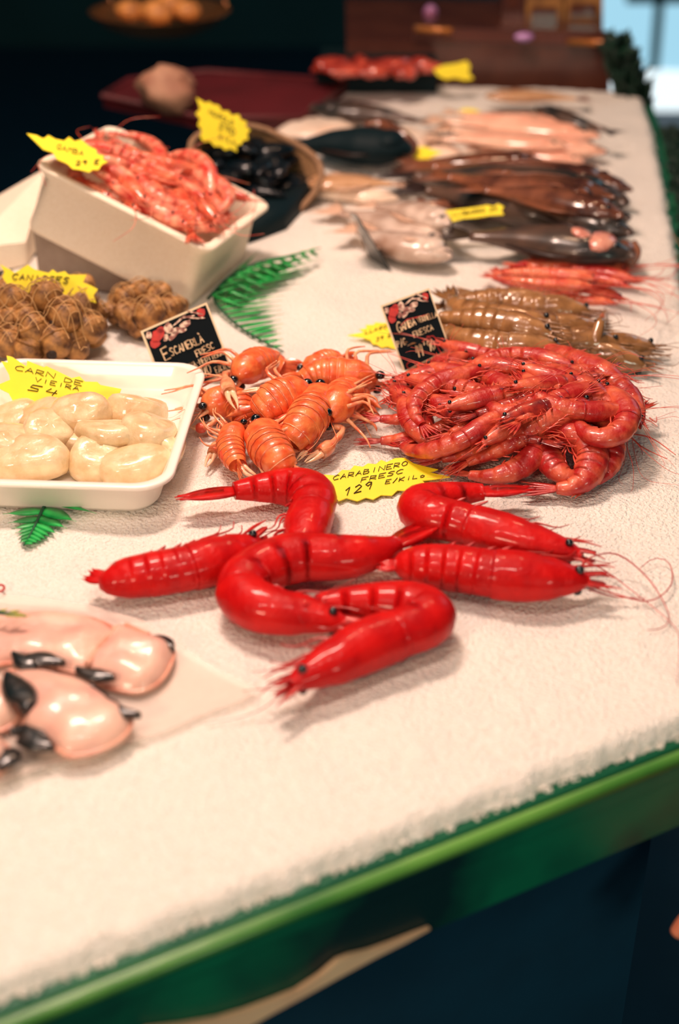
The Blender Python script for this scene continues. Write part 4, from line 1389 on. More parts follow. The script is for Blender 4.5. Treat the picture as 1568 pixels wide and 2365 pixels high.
for (cl, lab, x0, x1, y0, y1) in nets:
    def hz(x, y):
        h = -1
        for c, r_ in cl:
            d2 = (x - c.x) ** 2 + (y - c.y) ** 2
            R2 = (r_ * 1.12) ** 2
            if d2 < R2:
                h = max(h, c.z + math.sqrt(R2 - d2) + .001)
        return h
    mb = MB()
    st = .016
    for fam in (1, -1):
        k0 = (x0 - (y1 - y0)) if fam == 1 else x0
        k = x0 - (y1 - y0)
        while k < x1 + (y1 - y0):
            run = []
            for i in range(70):
                y = y0 + (y1 - y0) * i / 69
                x = (k + (y - y0)) if fam == 1 else (k + (y1 - y))
                h = hz(x, y) if x0 - .03 < x < x1 + .03 else -1
                if h > 0:
                    run.append(Vector((x, y, h)))
                else:
                    if len(run) > 2:
                        mb.tube(run, .0006, 4)
                    run = []
            if len(run) > 2:
                mb.tube(run, .0006, 4)
            k += st
    tag(mb.build('net_bag', M['net']), lab, 'net')


# ---------------------------------------------------------------- ferns
def fern(name, stem, pinnae, label, z=0.005, rise=0.0, m='fern', wd=0.006, jag=True):
    """stem: px points; pinnae: list of (t, px tip left, ...)"""
    sp = catmull([P(x, y, z + zz) for x, y, zz in stem], 30)
    root = thing(name, (sp[15].x, sp[15].y, 0), label, 'fern leaf')
    MB().tube(sp, .0022, 6, .0008).build('stem', M['fern_dark'], root)
    mb = MB()
    for (t, tip, ww) in pinnae:
        i = t * 29
        b = sp[int(min(28, i))].lerp(sp[int(min(28, i)) + 1], i - int(min(28, i)))
        e = P(tip[0], tip[1], z + tip[2])
        d = e - b
        mb.add(*blade(b, d, d.cross(UP), d.length, ww, UP, thick=.0006, curl=-0.03, tip=.02))
    mb.build('leaflets', M[m], root)
    return root


pin = []
# large fern by the foam box: rachis from the box foot down right, leaflets right
S = [(505, 668, .01), (495, 690, .008), (520, 725, .004), (560, 760, .0), (610, 790, .0), (655, 812, .0)]
tips = [(0.0, (742, 571), .020), (0.0, (735, 590), .018), (0.0, (715, 612), .016), (0.02, (700, 628), .014), (.05, (660, 625), .012), (.08, (600, 570), .012), (.1, (645, 655), .010), (.1, (600, 600), .014),
        (.15, (640, 668), .009), (.2, (655, 678), .010), (.26, (650, 690), .009), (.32, (648, 702), .010), (.38, (650, 712), .010), (.46, (655, 722), .010),
        (.54, (648, 735), .010), (.60, (655, 745), .010), (.66, (650, 755), .010), (.74, (650, 768), .010), (.82, (652, 782), .010), (.9, (655, 798), .009)]
fern('fern_leaf', S, [(t, (x, y, .012 if y < 640 else .004), ww) for t, (x, y), ww in tips], 'large green fern leaf on the ice at the foot of the foam box', wd=.01)
# second frond arching from box foot to upper right
S = [(480, 690, .01), (530, 640, .02), (600, 605, .022), (670, 590, .02), (740, 572, .014)]
tips = []
for k in range(11):
    t = .05 + .085 * k
    x = 480 + 260 * t
    y = 690 - 118 * t ** .7
    tips.append((t, (x + 75 - 5 * k, y + 34 - 2 * k, .008), .011))
    tips.append((t, (x + 60 - 4 * k, y - 18 + k, .02), .009))
fern('fern_leaf', S, tips, 'green fern frond rising to the right beside the foam box')
# fern below the tray
S = [(112, 1150, .0), (95, 1185, .0), (78, 1220, .0), (55, 1260, .0)]
tips = [(.05, (222, 1182, .004), .010), (.05, (0, 1158, .004), .012), (.25, (176, 1202, .003), .017), (.28, (6, 1185, .003), .015), (.42, (154, 1218, .002), .014), (.44, (18, 1206, .002), .012),
        (.55, (133, 1232, .002), .010), (.56, (27, 1220, .002), .009), (.63, (118, 1240, .002), .008), (.64, (35, 1230, .002), .008), (.70, (108, 1246, .002), .008),
        (.71, (38, 1238, .002), .008), (.78, (98, 1250, .002), .008), (.79, (42, 1246, .002), .008), (.86, (88, 1253, .002), .008), (.87, (46, 1252, .002), .008), (.93, (76, 1256, .002), .008)]
fern('fern_leaf', S, tips, 'green fern tip sticking out from under the scallop tray', m='fern')
S = [(-20, 1412, .02), (20, 1418, .02), (60, 1424, .018)]
fern('herb_sprig', S, [(.5, (48, 1408, .02), .006), (.6, (70, 1422, .02), .006), (.4, (40, 1425, .02), .005), (.2, (20, 1405, .02), .005)],
     'small olive green herb sprig on the fish fillets at the left edge', z=0.012, m='sprig')

# ---------------------------------------------------------------- fish fillets on plastic film, near left
film_px = [(-60, 1375), (60, 1385), (200, 1400), (330, 1440), (420, 1500), (500, 1550), (600, 1600), (560, 1625), (480, 1655), (400, 1690), (300, 1725),
           (180, 1755), (80, 1790), (0, 1815), (-80, 1840), (-120, 1600)]
pts = [P(x, y, 0.002) for x, y in film_px]
c = sum(pts, Vector()) / len(pts)
V, Fc = [], []
nr = 9
for i in range(nr + 1):
    s_ = 1 - i / nr
    for k, p in enumerate(pts):
        v = c.lerp(p, s_)
        V.append(Vector((v.x, v.y, .0035 + .0016 * noise.noise((v.x * 25, v.y * 25, 4)) + (.003 * abs(math.sin(k * 1.7)) if i == 0 else 0))))
n_ = len(pts)
for i in range(nr):
    for j in range(n_):
        q = (j + 1) % n_
        Fc.append((i * n_ + j, i * n_ + q, (i + 1) * n_ + q, (i + 1) * n_ + j))
o = obj('plastic_film', V, Fc, M['film'])
tag(o, 'crinkled translucent plastic film on the ice under the fish fillets', 'plastic film')


def fillet(px, z, H, label, darks=(), reds=()):
    ol = smooth_outline([P(x, y, z + H * .3)[:2] for x, y in px], 44)
    c = sum((Vector((a, b, 0)) for a, b in ol), Vector()) / len(ol)
    root = thing('fish_fillet', (c.x, c.y, z), label, 'fish fillet', 'raw fish fillets on plastic film')
    V, Fc = puff(ol, z, H, p=3.2, wob=.0035, seed=px[0][0])
    obj('flesh', V, Fc, M['flesh'], root)
    # reddish rim strip
    rim = [Vector((a, b, z + H * .26)) for a, b in ol]
    rim = [c.lerp(v, 1.0) + Vector((0, 0, 0)) for v in rim]
    rim = [Vector((v.x, v.y, z + H * .22)) for v in rim]
    V, Fc = sweep(rim + [rim[0]], [.0013 + .0012 * noise.noise(v * 60) for v in rim + [rim[0]]], [.0014] * (len(rim) + 1), None, 6)
    obj('membrane', V, Fc, M['flesh_red'], root)
    for d in darks:
        pts2, zz, wv = d[0], d[1], d[2]
        sp = catmull([P(x, y, zz) for x, y in pts2], 16)
        V, Fc = sweep(sp, [1.3 * wv * math.sin(PI * (0.06 + .88 * i / 15)) * (1 + .3 * noise.noise(p * 80)) for i, p in enumerate(sp)],
                      [.0035] * 16, (0, 0, 1), 8)
        obj('black_skin', V, Fc, M['skin_black'], root)
    for d in reds:
        sp = catmull([P(x, y, d[1]) for x, y in d[0]], 12)
        V, Fc = sweep(sp, [d[2]] * 12, [.0022] * 12, (0, 0, 1), 6)
        obj('red_vein', V, Fc, M['flesh_red'], root)
    return root


fillet([(-80, 1430), (0, 1416), (110, 1412), (220, 1428), (272, 1460), (262, 1498), (225, 1540), (185, 1552), (110, 1540), (40, 1528), (-80, 1530)], .006, .014,
       'pale pink fish fillet at the back, cut off by the left frame edge',
       darks=[([(30, 1510), (60, 1530), (90, 1522), (150, 1532)], .019, .0075)], reds=[])
fillet([(275, 1442), (345, 1466), (396, 1490), (398, 1525), (370, 1570), (318, 1594), (250, 1585), (195, 1560), (188, 1530), (225, 1498), (255, 1462)], .006, .018,
       'pale pink fish fillet ending in a black corner of skin, nearest the big red prawns',
       darks=[([(345, 1474), (375, 1482), (400, 1500)], .014, .0060), ([(176, 1545), (200, 1556), (265, 1566)], .020, .0065)],
       reds=[([(255, 1468), (225, 1500), (200, 1535)], .020, .003), ([(290, 1442), (310, 1452), (345, 1466)], .015, .002)])
fillet([(10, 1548), (80, 1548), (160, 1560), (215, 1585), (270, 1625), (305, 1655), (290, 1695), (235, 1728), (160, 1742), (110, 1710), (50, 1680), (60, 1640), (30, 1600)], .010, .018,
       'largest pale pink fish fillet with a black sickle of skin on its right edge',
       darks=[([(212, 1586), (240, 1620), (280, 1645), (325, 1652)], .020, .0060), ([(15, 1556), (35, 1585), (60, 1620), (55, 1645)], .026, .0095),
              ([(25, 1690), (60, 1690), (90, 1715), (125, 1728)], .016, .0090)],
       reds=[([(150, 1742), (200, 1736), (260, 1712)], .012, .003)])
fillet([(-90, 1570), (-10, 1565), (22, 1600), (45, 1640), (30, 1670), (-20, 1690), (-90, 1690)], .006, .018,
       'pale pink fish fillet at the left frame edge under the largest one')
fillet([(-90, 1690), (-10, 1700), (25, 1735), (20, 1765), (-20, 1790), (-90, 1790)], .004, .016,
       'small dark-tipped fish fillet at the lower left frame edge', darks=[([(-15, 1730), (5, 1745), (15, 1750), (0, 1775)], .014, .009)])
tag(MB().tube(catmull([P(-14, 1360, .004), P(2, 1350, .004), P(10, 1358, .004), P(2, 1366, .004), P(-8, 1364, .004)], 14), .0011, 5).build('prawn_feeler', M['red_dark']),
    'thin curled red feeler on the ice at the left edge above the fish fillets', 'feeler')

# ---------------------------------------------------------------- foam box with pink prawns
def rotm(a, b, c):
    return Matrix.Rotation(a, 3, 'Z') @ Matrix.Rotation(b, 3, 'Y') @ Matrix.Rotation(c, 3, 'X')


BO = Vector((-0.2607, 1.7541, 0.0332))
BR_ = rotm(-0.3508, 0.3473, -0.056)
BL_, BW_, BH_ = 0.2374, 0.2019, 0.0894


def bx(x, y, z):
    return BO + BR_ @ Vector((x, y, z))


V, Fc = tray_mesh(-BL_ / 2 - .004, BL_ / 2 + .004, -BW_ / 2 - .004, BW_ / 2 + .004, BH_, .008, .012, .012, .020, th=.012)
V = [bx(*v) for v in V]
fb = obj('foam_box', V, Fc, M['foam_box'], None, True, origin=bx(0, 0, 0))
tag(fb, 'cream white foam box tilted forward and filled with pink prawns', 'foam box')
make_proto('pp', 'pink_prawn', shape['bent'], .0125, 'prawn', 'pink prawns in the foam box', mats=('pink_prawn', 'coral'), s=1, rnd=random.Random(2), ant_len=.6, ant_r=.0006)
make_proto('pq', 'pink_prawn', shape['straight'], .0125, 'prawn', 'pink prawns in the foam box', mats=('coral', 'pink_prawn'), s=1, rnd=random.Random(6), ant_len=.6, ant_r=.0006)
rn = random.Random(12)
rows = ['along the front', 'before the middle', 'behind the middle', 'along the back']
cols = ['at the low right end', 'right of the middle', 'left of the middle', 'at the high left end', 'behind the yellow card', 'at the left corner']
for i in range(36):
    rI, cI = (i // 6) % 4, i % 6
    x = .085 - .034 * cI + rn.uniform(-.006, .006)
    y = -.066 + .044 * rI + rn.uniform(-.006, .006)
    zc = BH_ - .004 + .012 * math.cos(x * 12) * math.cos(y * 14) + rn.uniform(-.004, .010) + (.008 if i >= 24 else 0)
    a = rn.uniform(-.9, .5) + (PI if rn.random() < .35 else 0)
    L = .050
    dx, dy = L * math.cos(a), L * math.sin(a)
    cx = max(-.055, min(.055, x))
    cy = max(-.048, min(.048, y))
    h = bx(cx + dx * .72, max(-.08, min(.08, cy + dy)), zc)
    t = bx(cx - dx * .72, max(-.08, min(.08, cy - dy)), zc)
    key = 'pp' if i % 3 else 'pq'
    o_, h0, t0 = protos[key]
    fit_copy(o_, h0, t0, h, t, 'pink prawn %s%s of the foam box, %s' % ('on top ' if i >= 24 else '', rows[rI], cols[cI]), flip=rn.random() < .5, roll=rn.uniform(-.5, .5), klim=(.85, 1.1))
drop('pp')
drop('pq')
# grey slab under its raised end, second foam box behind
q = [P(62, 556, .0), P(440, 700, 0), P(300, 690, 0)]
a0, a1 = PP(64, 556, BO + Vector((0, -.075, 0)), lean(0, -20)), PP(282, 668, BO + Vector((0, -.075, 0)), lean(0, -20))
mb = MB()
top = [bx(-BL_ / 2 + .006, -BW_ / 2 + .020, -.002), bx(.02, -BW_ / 2 + .020, -.002), bx(.02, BW_ / 2 - .02, -.002), bx(-BL_ / 2 + .006, BW_ / 2 - .02, -.002)]
bot = [Vector((v.x, v.y, 0.0)) for v in top]
tag(mb.hexa(bot, top).build('support_block', M['grey_box'], None, False), 'grey brown wedge block propping up the tilted foam box', 'block')
c0, c1, c2, c3 = P(-60, 640, .0), P(62, 612, 0), P(110, 470, 0), P(-80, 480, 0)
mb = MB()
mb.hexa([c0, c1, Vector((c1.x + .01, c1.y + .14, 0)), Vector((c0.x, c0.y + .16, 0))],
        [c0 + Vector((0, 0, .040)), PY(60, 560, c1.y), Vector((c1.x + .01, c1.y + .14, .085)), Vector((c0.x, c0.y + .16, .050))])
tag(mb.build('foam_box', M['foam_box'], None, False), 'second pale foam box, half hidden at the left behind the tilted one', 'foam box')
pl = (bx(-.10, -.06, BH_ + .034), (BR_ @ Vector((0, -.25, 1))).normalized())
o = card('price_card', [(62, 308), (84, 312), (100, 320), (112, 312), (128, 321), (148, 325), (160, 316), (172, 326), (188, 322), (205, 337), (222, 345), (224, 355),
                        (240, 360), (238, 368), (249, 374), (235, 380), (228, 392), (214, 392), (206, 398), (185, 392), (168, 390), (155, 378), (132, 368), (122, 352), (100, 345)],
         pl, M['yellow'], 'yellow starburst price card stuck on the left rim of the tilted foam box', 'price card', YG)
write('lettering', 'GAMBA', (130, 345), (195, 362), 0, pl, M['ink'], o, r=.0007, up=(3, -12))
write('lettering', '29 E', (175, 383), (232, 380), 0, pl, M['ink'], o, r=.0009, up=(2, -10))

# ---------------------------------------------------------------- sack of mussels
SCn = PY(585, 395, 2.0)
sack_axis = Matrix.Rotation(r(30), 3, 'X') @ Matrix.Rotation(r(16), 3, 'Y')


def sk(rad, zz, k, n=36):
    out = []
    for j in range(n):
        a = 2 * PI * j / n
        w_ = 1 + .05 * math.sin(3 * a + 1) + .03 * math.sin(5 * a)
        out.append(SCn + sack_axis @ Vector((rad * w_ * math.cos(a) * 1.12, rad * w_ * math.sin(a), zz + .006 * math.sin(2 * a + .5) * k)))
    return out


def lathe_rings(rings):
    n = len(rings[0])
    V = [v for rr in rings for v in rr]
    Fc = []
    for i in range(len(rings) - 1):
        for j in range(n):
            q = (j + 1) % n
            Fc.append((i * n + j, i * n + q, (i + 1) * n + q, (i + 1) * n + j))
    return V, Fc


SR = .086
sackroot = thing('mussel_sack', (SCn.x, SCn.y, 0), 'coarse brown sack rolled open and full of black mussels', 'sack')
V, Fc = lathe_rings([sk(SR * .62, -.088, 0), sk(SR * .86, -.075, 0), sk(SR * 1.0, -.05, 0), sk(SR * 1.04, -.025, 0), sk(SR, 0, 1), sk(SR * .93, -.004, 1), sk(SR * .90, -.03, 0), sk(SR * .6, -.06, 0)])
Fc.append(tuple(reversed(range(36))))
obj('sack_cloth', [Vector((v.x, v.y, max(v.z, .002))) for v in V], Fc, M['sack'], sackroot)
ringp = sk(SR * .985, .002, 1)
V, Fc = sweep(ringp + [ringp[0]], [.0050] * 37, [.0050] * 37, None, 8)
obj('rolled_rim', V, Fc, M['sack_rim'], sackroot)
rn = random.Random(8)
pos = ['front', 'right', 'back', 'left', 'middle']
for i in range(26):
    a = rn.uniform(0, 2 * PI)
    rr = SR * .78 * math.sqrt(rn.random())
    zz = -.012 + .028 * (1 - (rr / SR) ** 2) + rn.uniform(-.006, .004)
    if i < 9:
        a = 2 * PI * i / 9
        rr = SR * .70
        zz = -.010
    c = SCn + sack_axis @ Vector((rr * math.cos(a), rr * math.sin(a), zz))
    R = Matrix.Rotation(rn.uniform(0, 6), 3, 'Z') @ Matrix.Rotation(rn.uniform(-.5, .5), 3, 'X')
    rt = MB()
    V, Fc = [], []
    n, m = 12, 11
    for ii in range(m + 1):
        t = ii / m
        x = (t - .45) * .062
        w_ = .0165 * (math.sin(PI * min(1, t ** .75)) ** .6 if 0 < t < 1 else 0.02)
        for j in range(n):
            b = 2 * PI * j / n
            V.append(c + R @ Vector((x, w_ * math.cos(b), w_ * .62 * math.sin(b))))
    for ii in range(m):
        for j in range(n):
            q = (j + 1) % n
            Fc.append((ii * n + j, ii * n + q, (ii + 1) * n + q, (ii + 1) * n + j))
    Fc += [tuple(reversed(range(n))), tuple(range(m * n, m * n + n))]
    o = obj('mussel', V, Fc, M['mussel'], None, True, origin=c)
    mw = ('at the front', 'at the front right', 'at the right', 'at the back right', 'at the back', 'at the back left', 'at the left', 'at the front left', 'right of centre')
    tag(o, 'shiny black mussel in the brown sack' + (' by its rim, ' + mw[i] if i < 9 else ', heaped inside it'), 'mussel', 'black mussels in the brown sack')
# dark cloth hanging below the sack
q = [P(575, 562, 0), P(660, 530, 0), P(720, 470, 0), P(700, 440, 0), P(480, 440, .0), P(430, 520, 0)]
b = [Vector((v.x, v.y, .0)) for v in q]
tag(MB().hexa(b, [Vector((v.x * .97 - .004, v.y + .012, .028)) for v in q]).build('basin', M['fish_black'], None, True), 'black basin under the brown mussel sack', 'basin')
pl = (SCn + Vector((-.03, -.03, .03)), lean(20, -10))
o = card('price_card', [(453, 225), (475, 238), (483, 234), (490, 240), (505, 243), (512, 256), (528, 256), (533, 266), (552, 264), (556, 276), (570, 281), (567, 292), (578, 300), (570, 310),
                        (574, 322), (562, 324), (556, 335), (546, 334), (547, 351), (532, 343), (520, 347), (510, 338), (495, 338), (485, 326), (470, 328), (462, 316), (466, 300), (456, 288), (462, 275), (451, 262), (462, 252)],
         pl, M['yellow'], 'yellow starburst price card standing in the mussel sack', 'price card', YG)
write('lettering', 'MUSCLO', (482, 262), (540, 290), 0, pl, M['ink'], o, r=.0008, up=(3, -9))
write('lettering', '590', (505, 298), (545, 314), 0, pl, M['ink'], o, r=.0010, up=(3, -14))
write('lettering', 'KiLo', (505, 320), (545, 334), 0, pl, M['ink'], o, r=.0008, up=(3, -9))

# sea snail price card
pl = (P(120, 690, .055), lean(35, 0))
o = card('price_card', [(0, 610), (22, 622), (34, 630), (50, 620), (64, 611), (80, 622), (95, 626), (112, 630), (122, 622), (132, 630), (150, 626), (158, 634), (200, 634),
                        (192, 652), (212, 660), (226, 668), (216, 682), (222, 700), (190, 690), (150, 690), (80, 685), (40, 660), (15, 655), (5, 640), (10, 628)],
         pl, M['yellow'], 'yellow starburst price card standing behind the large heap of sea snails', 'price card', YG)
write('lettering', 'CANISSES', (28, 645), (162, 655), 0, pl, M['ink'], o, r=.0009, up=(3, -13))
pl = (P(880, 790, .003), lean(75, 0))
o = card('price_card', [(802, 774), (840, 767), (830, 760), (846, 758), (845, 750), (862, 750), (868, 744), (885, 746), (912, 744), (925, 760), (930, 790), (912, 806), (895, 800), (880, 803), (872, 796), (860, 794), (855, 785), (838, 780)],
         pl, M['yellow'], 'yellow starburst price card lying on the ice behind the black GAMBA sign', 'price card', YG)
write('lettering', 'LLAGOSTI', (843, 773), (925, 748), 0, pl, M['ink'], o, r=.0006, up=(2, -8))
write('lettering', '39 E', (868, 790), (905, 778), 0, pl, M['ink'], o, r=.0006, up=(2, -9))
pl = (P(1095, 495, .045), lean(50, 0))
o = card('price_card', [(1026, 487), (1050, 484), (1075, 481), (1100, 478), (1125, 473), (1140, 476), (1150, 470), (1164, 477), (1158, 486), (1164, 496), (1130, 498), (1100, 503), (1070, 505), (1045, 512), (1034, 504), (1038, 496)],
         pl, M['yellow'], 'yellow starburst price card on the pile of dark fish, above the largest one', 'price card', YG)
write('lettering', 'LLOBARRO 24', (1045, 500), (1150, 486), 0, pl, M['ink'], o, r=.0008, up=(1, -9))
pl = (P(985, 365, .02), lean(60, 0))
card('price_card', [(955, 345), (970, 338), (985, 340), (1000, 346), (1022, 352), (1005, 358), (990, 366), (970, 368), (955, 366)], pl, M['yellow'],
     'small patch of a yellow price card under the pale fish left of the dark pile', 'price card', YG)
pl = (P(1085, 268, .02), lean(60, 0))
card('price_card', [(1058, 256), (1075, 250), (1095, 252), (1112, 260), (1100, 268), (1080, 272), (1065, 268)], pl, M['yellow'],
     'small blurred yellow price card on the ice before the brown case', 'price card', YG)
pl = (P(1050, 195, .03), lean(20, 0))
card('price_card', [(1000, 160), (1025, 150), (1050, 147), (1078, 140), (1086, 152), (1082, 168), (1094, 182), (1075, 186), (1050, 180), (1030, 184), (1012, 176)], pl, M['yellow'],
     'yellow price card leaning on the front of the brown case', 'price card', YG)

# ---------------------------------------------------------------- brown prawns and coral prawns
BRG = 'brown prawns in the heap behind the red ones'
make_proto('bs', 'brown_prawn', shape['straight'], .0190, 'prawn', BRG, mats=('brown', 'brown_limb'), s=1, rnd=random.Random(1), ant_len=.4, ant_r=.0006, wide=.9)
make_proto('bb', 'brown_prawn', [(0, 0, 0), (.03, -.010, 0), (.07, -.014, 0), (.11, -.004, 0), (.13, .016, 0)], .0190, 'prawn', BRG, mats=('brown', 'brown_limb'), s=1,
           rnd=random.Random(3), ant_len=.4, ant_r=.0006, wide=.9)
bl = [('bb', (1275, 745), (1040, 690), .045, .040, True, 'brown prawn on top at the back of its heap'),
      ('bs', (1250, 700), (1050, 705), .028, .025, True, 'brown prawn at the far back of its heap'),
      ('bs', (1260, 770), (1030, 735), .050, .045, True, 'brown prawn lying in the middle of its heap'),
      ('bb', (1290, 800), (1040, 760), .040, .040, True, 'brown prawn along the front of its heap with wet highlights'),
      ('bs', (1240, 800), (1020, 795), .022, .020, False, 'brown prawn at the front left next to the GAMBA sign'),
      ('bs', (1345, 760), (1180, 770), .034, .040, True, 'brown prawn with its head in the gap right of the heap'),
      ('bs', (1320, 715), (1150, 690), .024, .028, False, 'brown prawn with its spiny head up at the upper right of its heap'),
      ('bs', (1466, 800), (1290, 790), .016, .022, False, 'brown prawn farthest right with a dark pointed head'),
      ('bs', (1440, 835), (1270, 800), .014, .020, True, 'brown prawn at the lower right, above the red heap'),
      ('bb', (1395, 800), (1220, 815), .026, .028, False, 'brown prawn between the farthest right one and the heap'),
      ('bs', (1210, 745), (1030, 765), .030, .030, True, 'brown prawn half covered at the left of its heap')]
for (k_, h_, t_, zh_, zt_, fl_, lb_) in bl:
    put(k_, h_, t_, lb_, zh_, zt_, fl_, klim=(1.0, 1.3))
drop('bs')
drop('bb')
MB().tube(catmull([P(1375, 790, .03), P(1385, 750, .05), PY(1400, 708, 1.66)], 8), .007, 6, .001).build('x', M['brown'])
o = bpy.data.objects['x']
o.name = 'prawn_head_spine'
tag(o, 'upright brown pointed prawn horn between the brown prawns at the right', 'prawn horn')
CG = 'coral prawns below the big dark fish'
make_proto('cs', 'coral_prawn', shape['straight'], .0115, 'prawn', CG, mats=('coral', 'gamba_limb'), s=1, rnd=random.Random(5), ant_len=1.2, ant_r=.0007)
make_proto('cb', 'coral_prawn', [(0, 0, 0), (.03, -.008, 0), (.07, -.012, 0), (.11, -.004, 0), (.13, .012, 0)], .0115, 'prawn', CG, mats=('gamba', 'coral'), s=1,
           rnd=random.Random(8), ant_len=1.2, ant_r=.0007)
lab = ['at the top right of their row', 'second from the back', 'in the upper middle', 'in the middle', 'with its head farthest right', 'in the lower middle',
       'at the left point of their row', 'with its back towards the brown prawns', 'at the lower right', 'lying on top in the centre', 'lying on top at the right', 'lowest of all at the right', 'crossing the left part', 'under the head of the dark fish']
cc = [((1450, 625), (1240, 605)), ((1440, 615), (1200, 612)), ((1400, 630), (1180, 620)), ((1380, 645), (1160, 630)), ((1475, 650), (1280, 630)), ((1370, 660), (1180, 645)),
      ((1330, 640), (1138, 640)), ((1340, 675), (1190, 655)), ((1440, 690), (1260, 660)), ((1390, 640), (1220, 628)), ((1450, 660), (1290, 640)), ((1420, 698), (1270, 680)), ((1290, 650), (1150, 625)), ((1460, 640), (1330, 612))]
for i, (h_, t_) in enumerate(cc):
    zz = .014 + (.018 if i in (9, 10, 3, 5) else 0)
    put('cs' if i % 2 else 'cb', h_, t_, 'coral red prawn %s, below the big dark fish' % lab[i], zz, zz, i % 3 == 0)
drop('cs')
drop('cb')


# ---------------------------------------------------------------- fish
def fish(name, H, L, mb_, mf, cat, group, wide=.55, gill=None, seed=0, bend=.01, mouth=True):
    """side-lying fish, head at x=0, tail root at x=L"""
    sp = catmull([(0, 0, 0), (L * .3, bend * .5, 0), (L * .65, bend, 0), (L, -bend * .4, 0)], 30)
    root = thing(name, (L / 2, 0, -H * wide), 'prototype', cat, group)
    A = [H * interp(i / 29, [0, .03, .12, .28, .45, .7, .9, 1], [.12, .32, .68, .95, 1, .72, .34, .26]) for i in range(30)]
    V, Fc = sweep(sp, A, [a * wide for a in A], (0, 0, 1), 16)
    obj('body', V, Fc, M[mb_], root)
    # gill cover
    c = sp[6]
    MB().sphere(c + Vector((0, 0, H * wide * .42)), (H * .62, H * .74, H * wide * .52), 14, 8).build('gill_cover', M[gill or mb_], root)
    for sd in (1,):
        MB().sphere(sp[3] + Vector((0, -H * .16, H * wide * .52)), (H * .15, H * .15, H * .08), 10, 6).build('eye', M['eye'], root)
    if mouth:
        MB().tube(catmull([sp[0] + Vector((-.001, .0, H * wide * .05)), sp[0] + Vector((H * .15, H * .10, H * wide * .3)), sp[1] + Vector((H * .2, H * .22, H * wide * .35))], 6), H * .05, 5).build('mouth', M['fin_dark'], root)
    t = sp[-1]
    mb = MB()
    for k in range(7):
        a = (k - 3) * .20
        mb.add(*blade(t - Vector((H * .1, 0, 0)), Vector((math.cos(a), math.sin(a), 0)), Vector((-math.sin(a), math.cos(a), 0)), H * (1.15 + .18 * abs(k - 3)), H * .34, UP, thick=H * .02, tip=.05))
    mb.build('tail_fin', M[mf], root)
    for (i0, i1, sd, hh) in ((9, 21, -1, .42), (17, 24, 1, .34)):
        V, Fc = [], []
        for i in range(i0, i1 + 1):
            f = (i - i0) / (i1 - i0)
            base = sp[i] + Vector((0, sd * A[i] * .9, 0))
            tip = base + Vector((H * .22, sd * H * hh * math.sin(PI * (.15 + .8 * f)), 0))
            V += [base + Vector((0, 0, .0012)), tip, base - Vector((0, 0, .0012))]
        k = i1 - i0
        for i in range(k):
            for q in range(3):
                qq = (q + 1) % 3
                Fc.append((i * 3 + q, i * 3 + qq, i * 3 + 3 + qq, i * 3 + 3 + q))
        Fc += [(2, 1, 0), (3 * k, 3 * k + 1, 3 * k + 2)]
        obj('dorsal_fin' if sd < 0 else 'anal_fin', V, Fc, M[mf], root)
    c = sp[8] + Vector((0, H * .22, H * wide * .86))
    mb = MB()
    for k in range(4):
        a = .25 + .16 * k
        mb.add(*blade(c, Vector((math.cos(a), math.sin(a), .05)), Vector((-math.sin(a), math.cos(a), 0)), H * .85, H * .2, UP, thick=H * .02, tip=.05))
    mb.build('pectoral_fin', M[mf], root)
    proto_origin[root.name] = tuple(root.location)
    return root, Vector(sp[0]), Vector(sp[-1])


protos['silver'] = fish('silver_fish', .034, .17, 'fish_silver', 'fin_pale', 'fish', 'silver fish beside the edge-on sign', wide=.62)
put('silver', (1045, 590), (830, 535), 'plump silver fish lying in front of the other two beside the edge-on sign', .024, .022)
put('silver', (1042, 518), (870, 478), 'silver fish at the back of the three, its snout beside the yellow card', .036, .026, True)
put('silver', (1025, 560), (790, 492), 'silver fish squeezed between the other two, thin tail to the left', .016, .014, True, ks=.7)
drop('silver')
o_, h0, t0 = fish('big_dark_fish', .044, .25, 'fish_dark', 'fin_dark', 'fish', 'dark fish in the pile', wide=.62, gill='gill')
protos['big'] = (o_, h0, t0)
put('big', (1462, 590), (1085, 545), 'largest dark fish in front of the pile, pink gills open at the right', .034, .032, True)
drop('big')
g = thing('fish_mouth', P(1440, 575, .02), 'dark open fish mouth with brown lips at the right end of the pile', 'fish')
MB().sphere(P(1440, 582, .03), (.016, .022, .015), 14, 9).build('cheek', M['fish_brown'], g)
MB().sphere(P(1352, 548, .050), (.022, .013, .007), 12, 8, rotm(-.5, .4, 0)).build('gill_flap', M['gill'], g)
MB().tube(catmull([P(1462, 560, .04), P(1472, 585, .03), P(1455, 612, .016), P(1420, 606, .012)], 12), .0050, 7).build('lip', M['fish_brown'], g)
protos['br'] = fish('brown_fish', .036, .24, 'fish_brown', 'fin_brown', 'fish', 'dark fish in the pile', wide=.6)
protos['dk'] = fish('dark_fish', .036, .24, 'fish_dark', 'fin_dark', 'fish', 'dark fish in the pile', wide=.6)
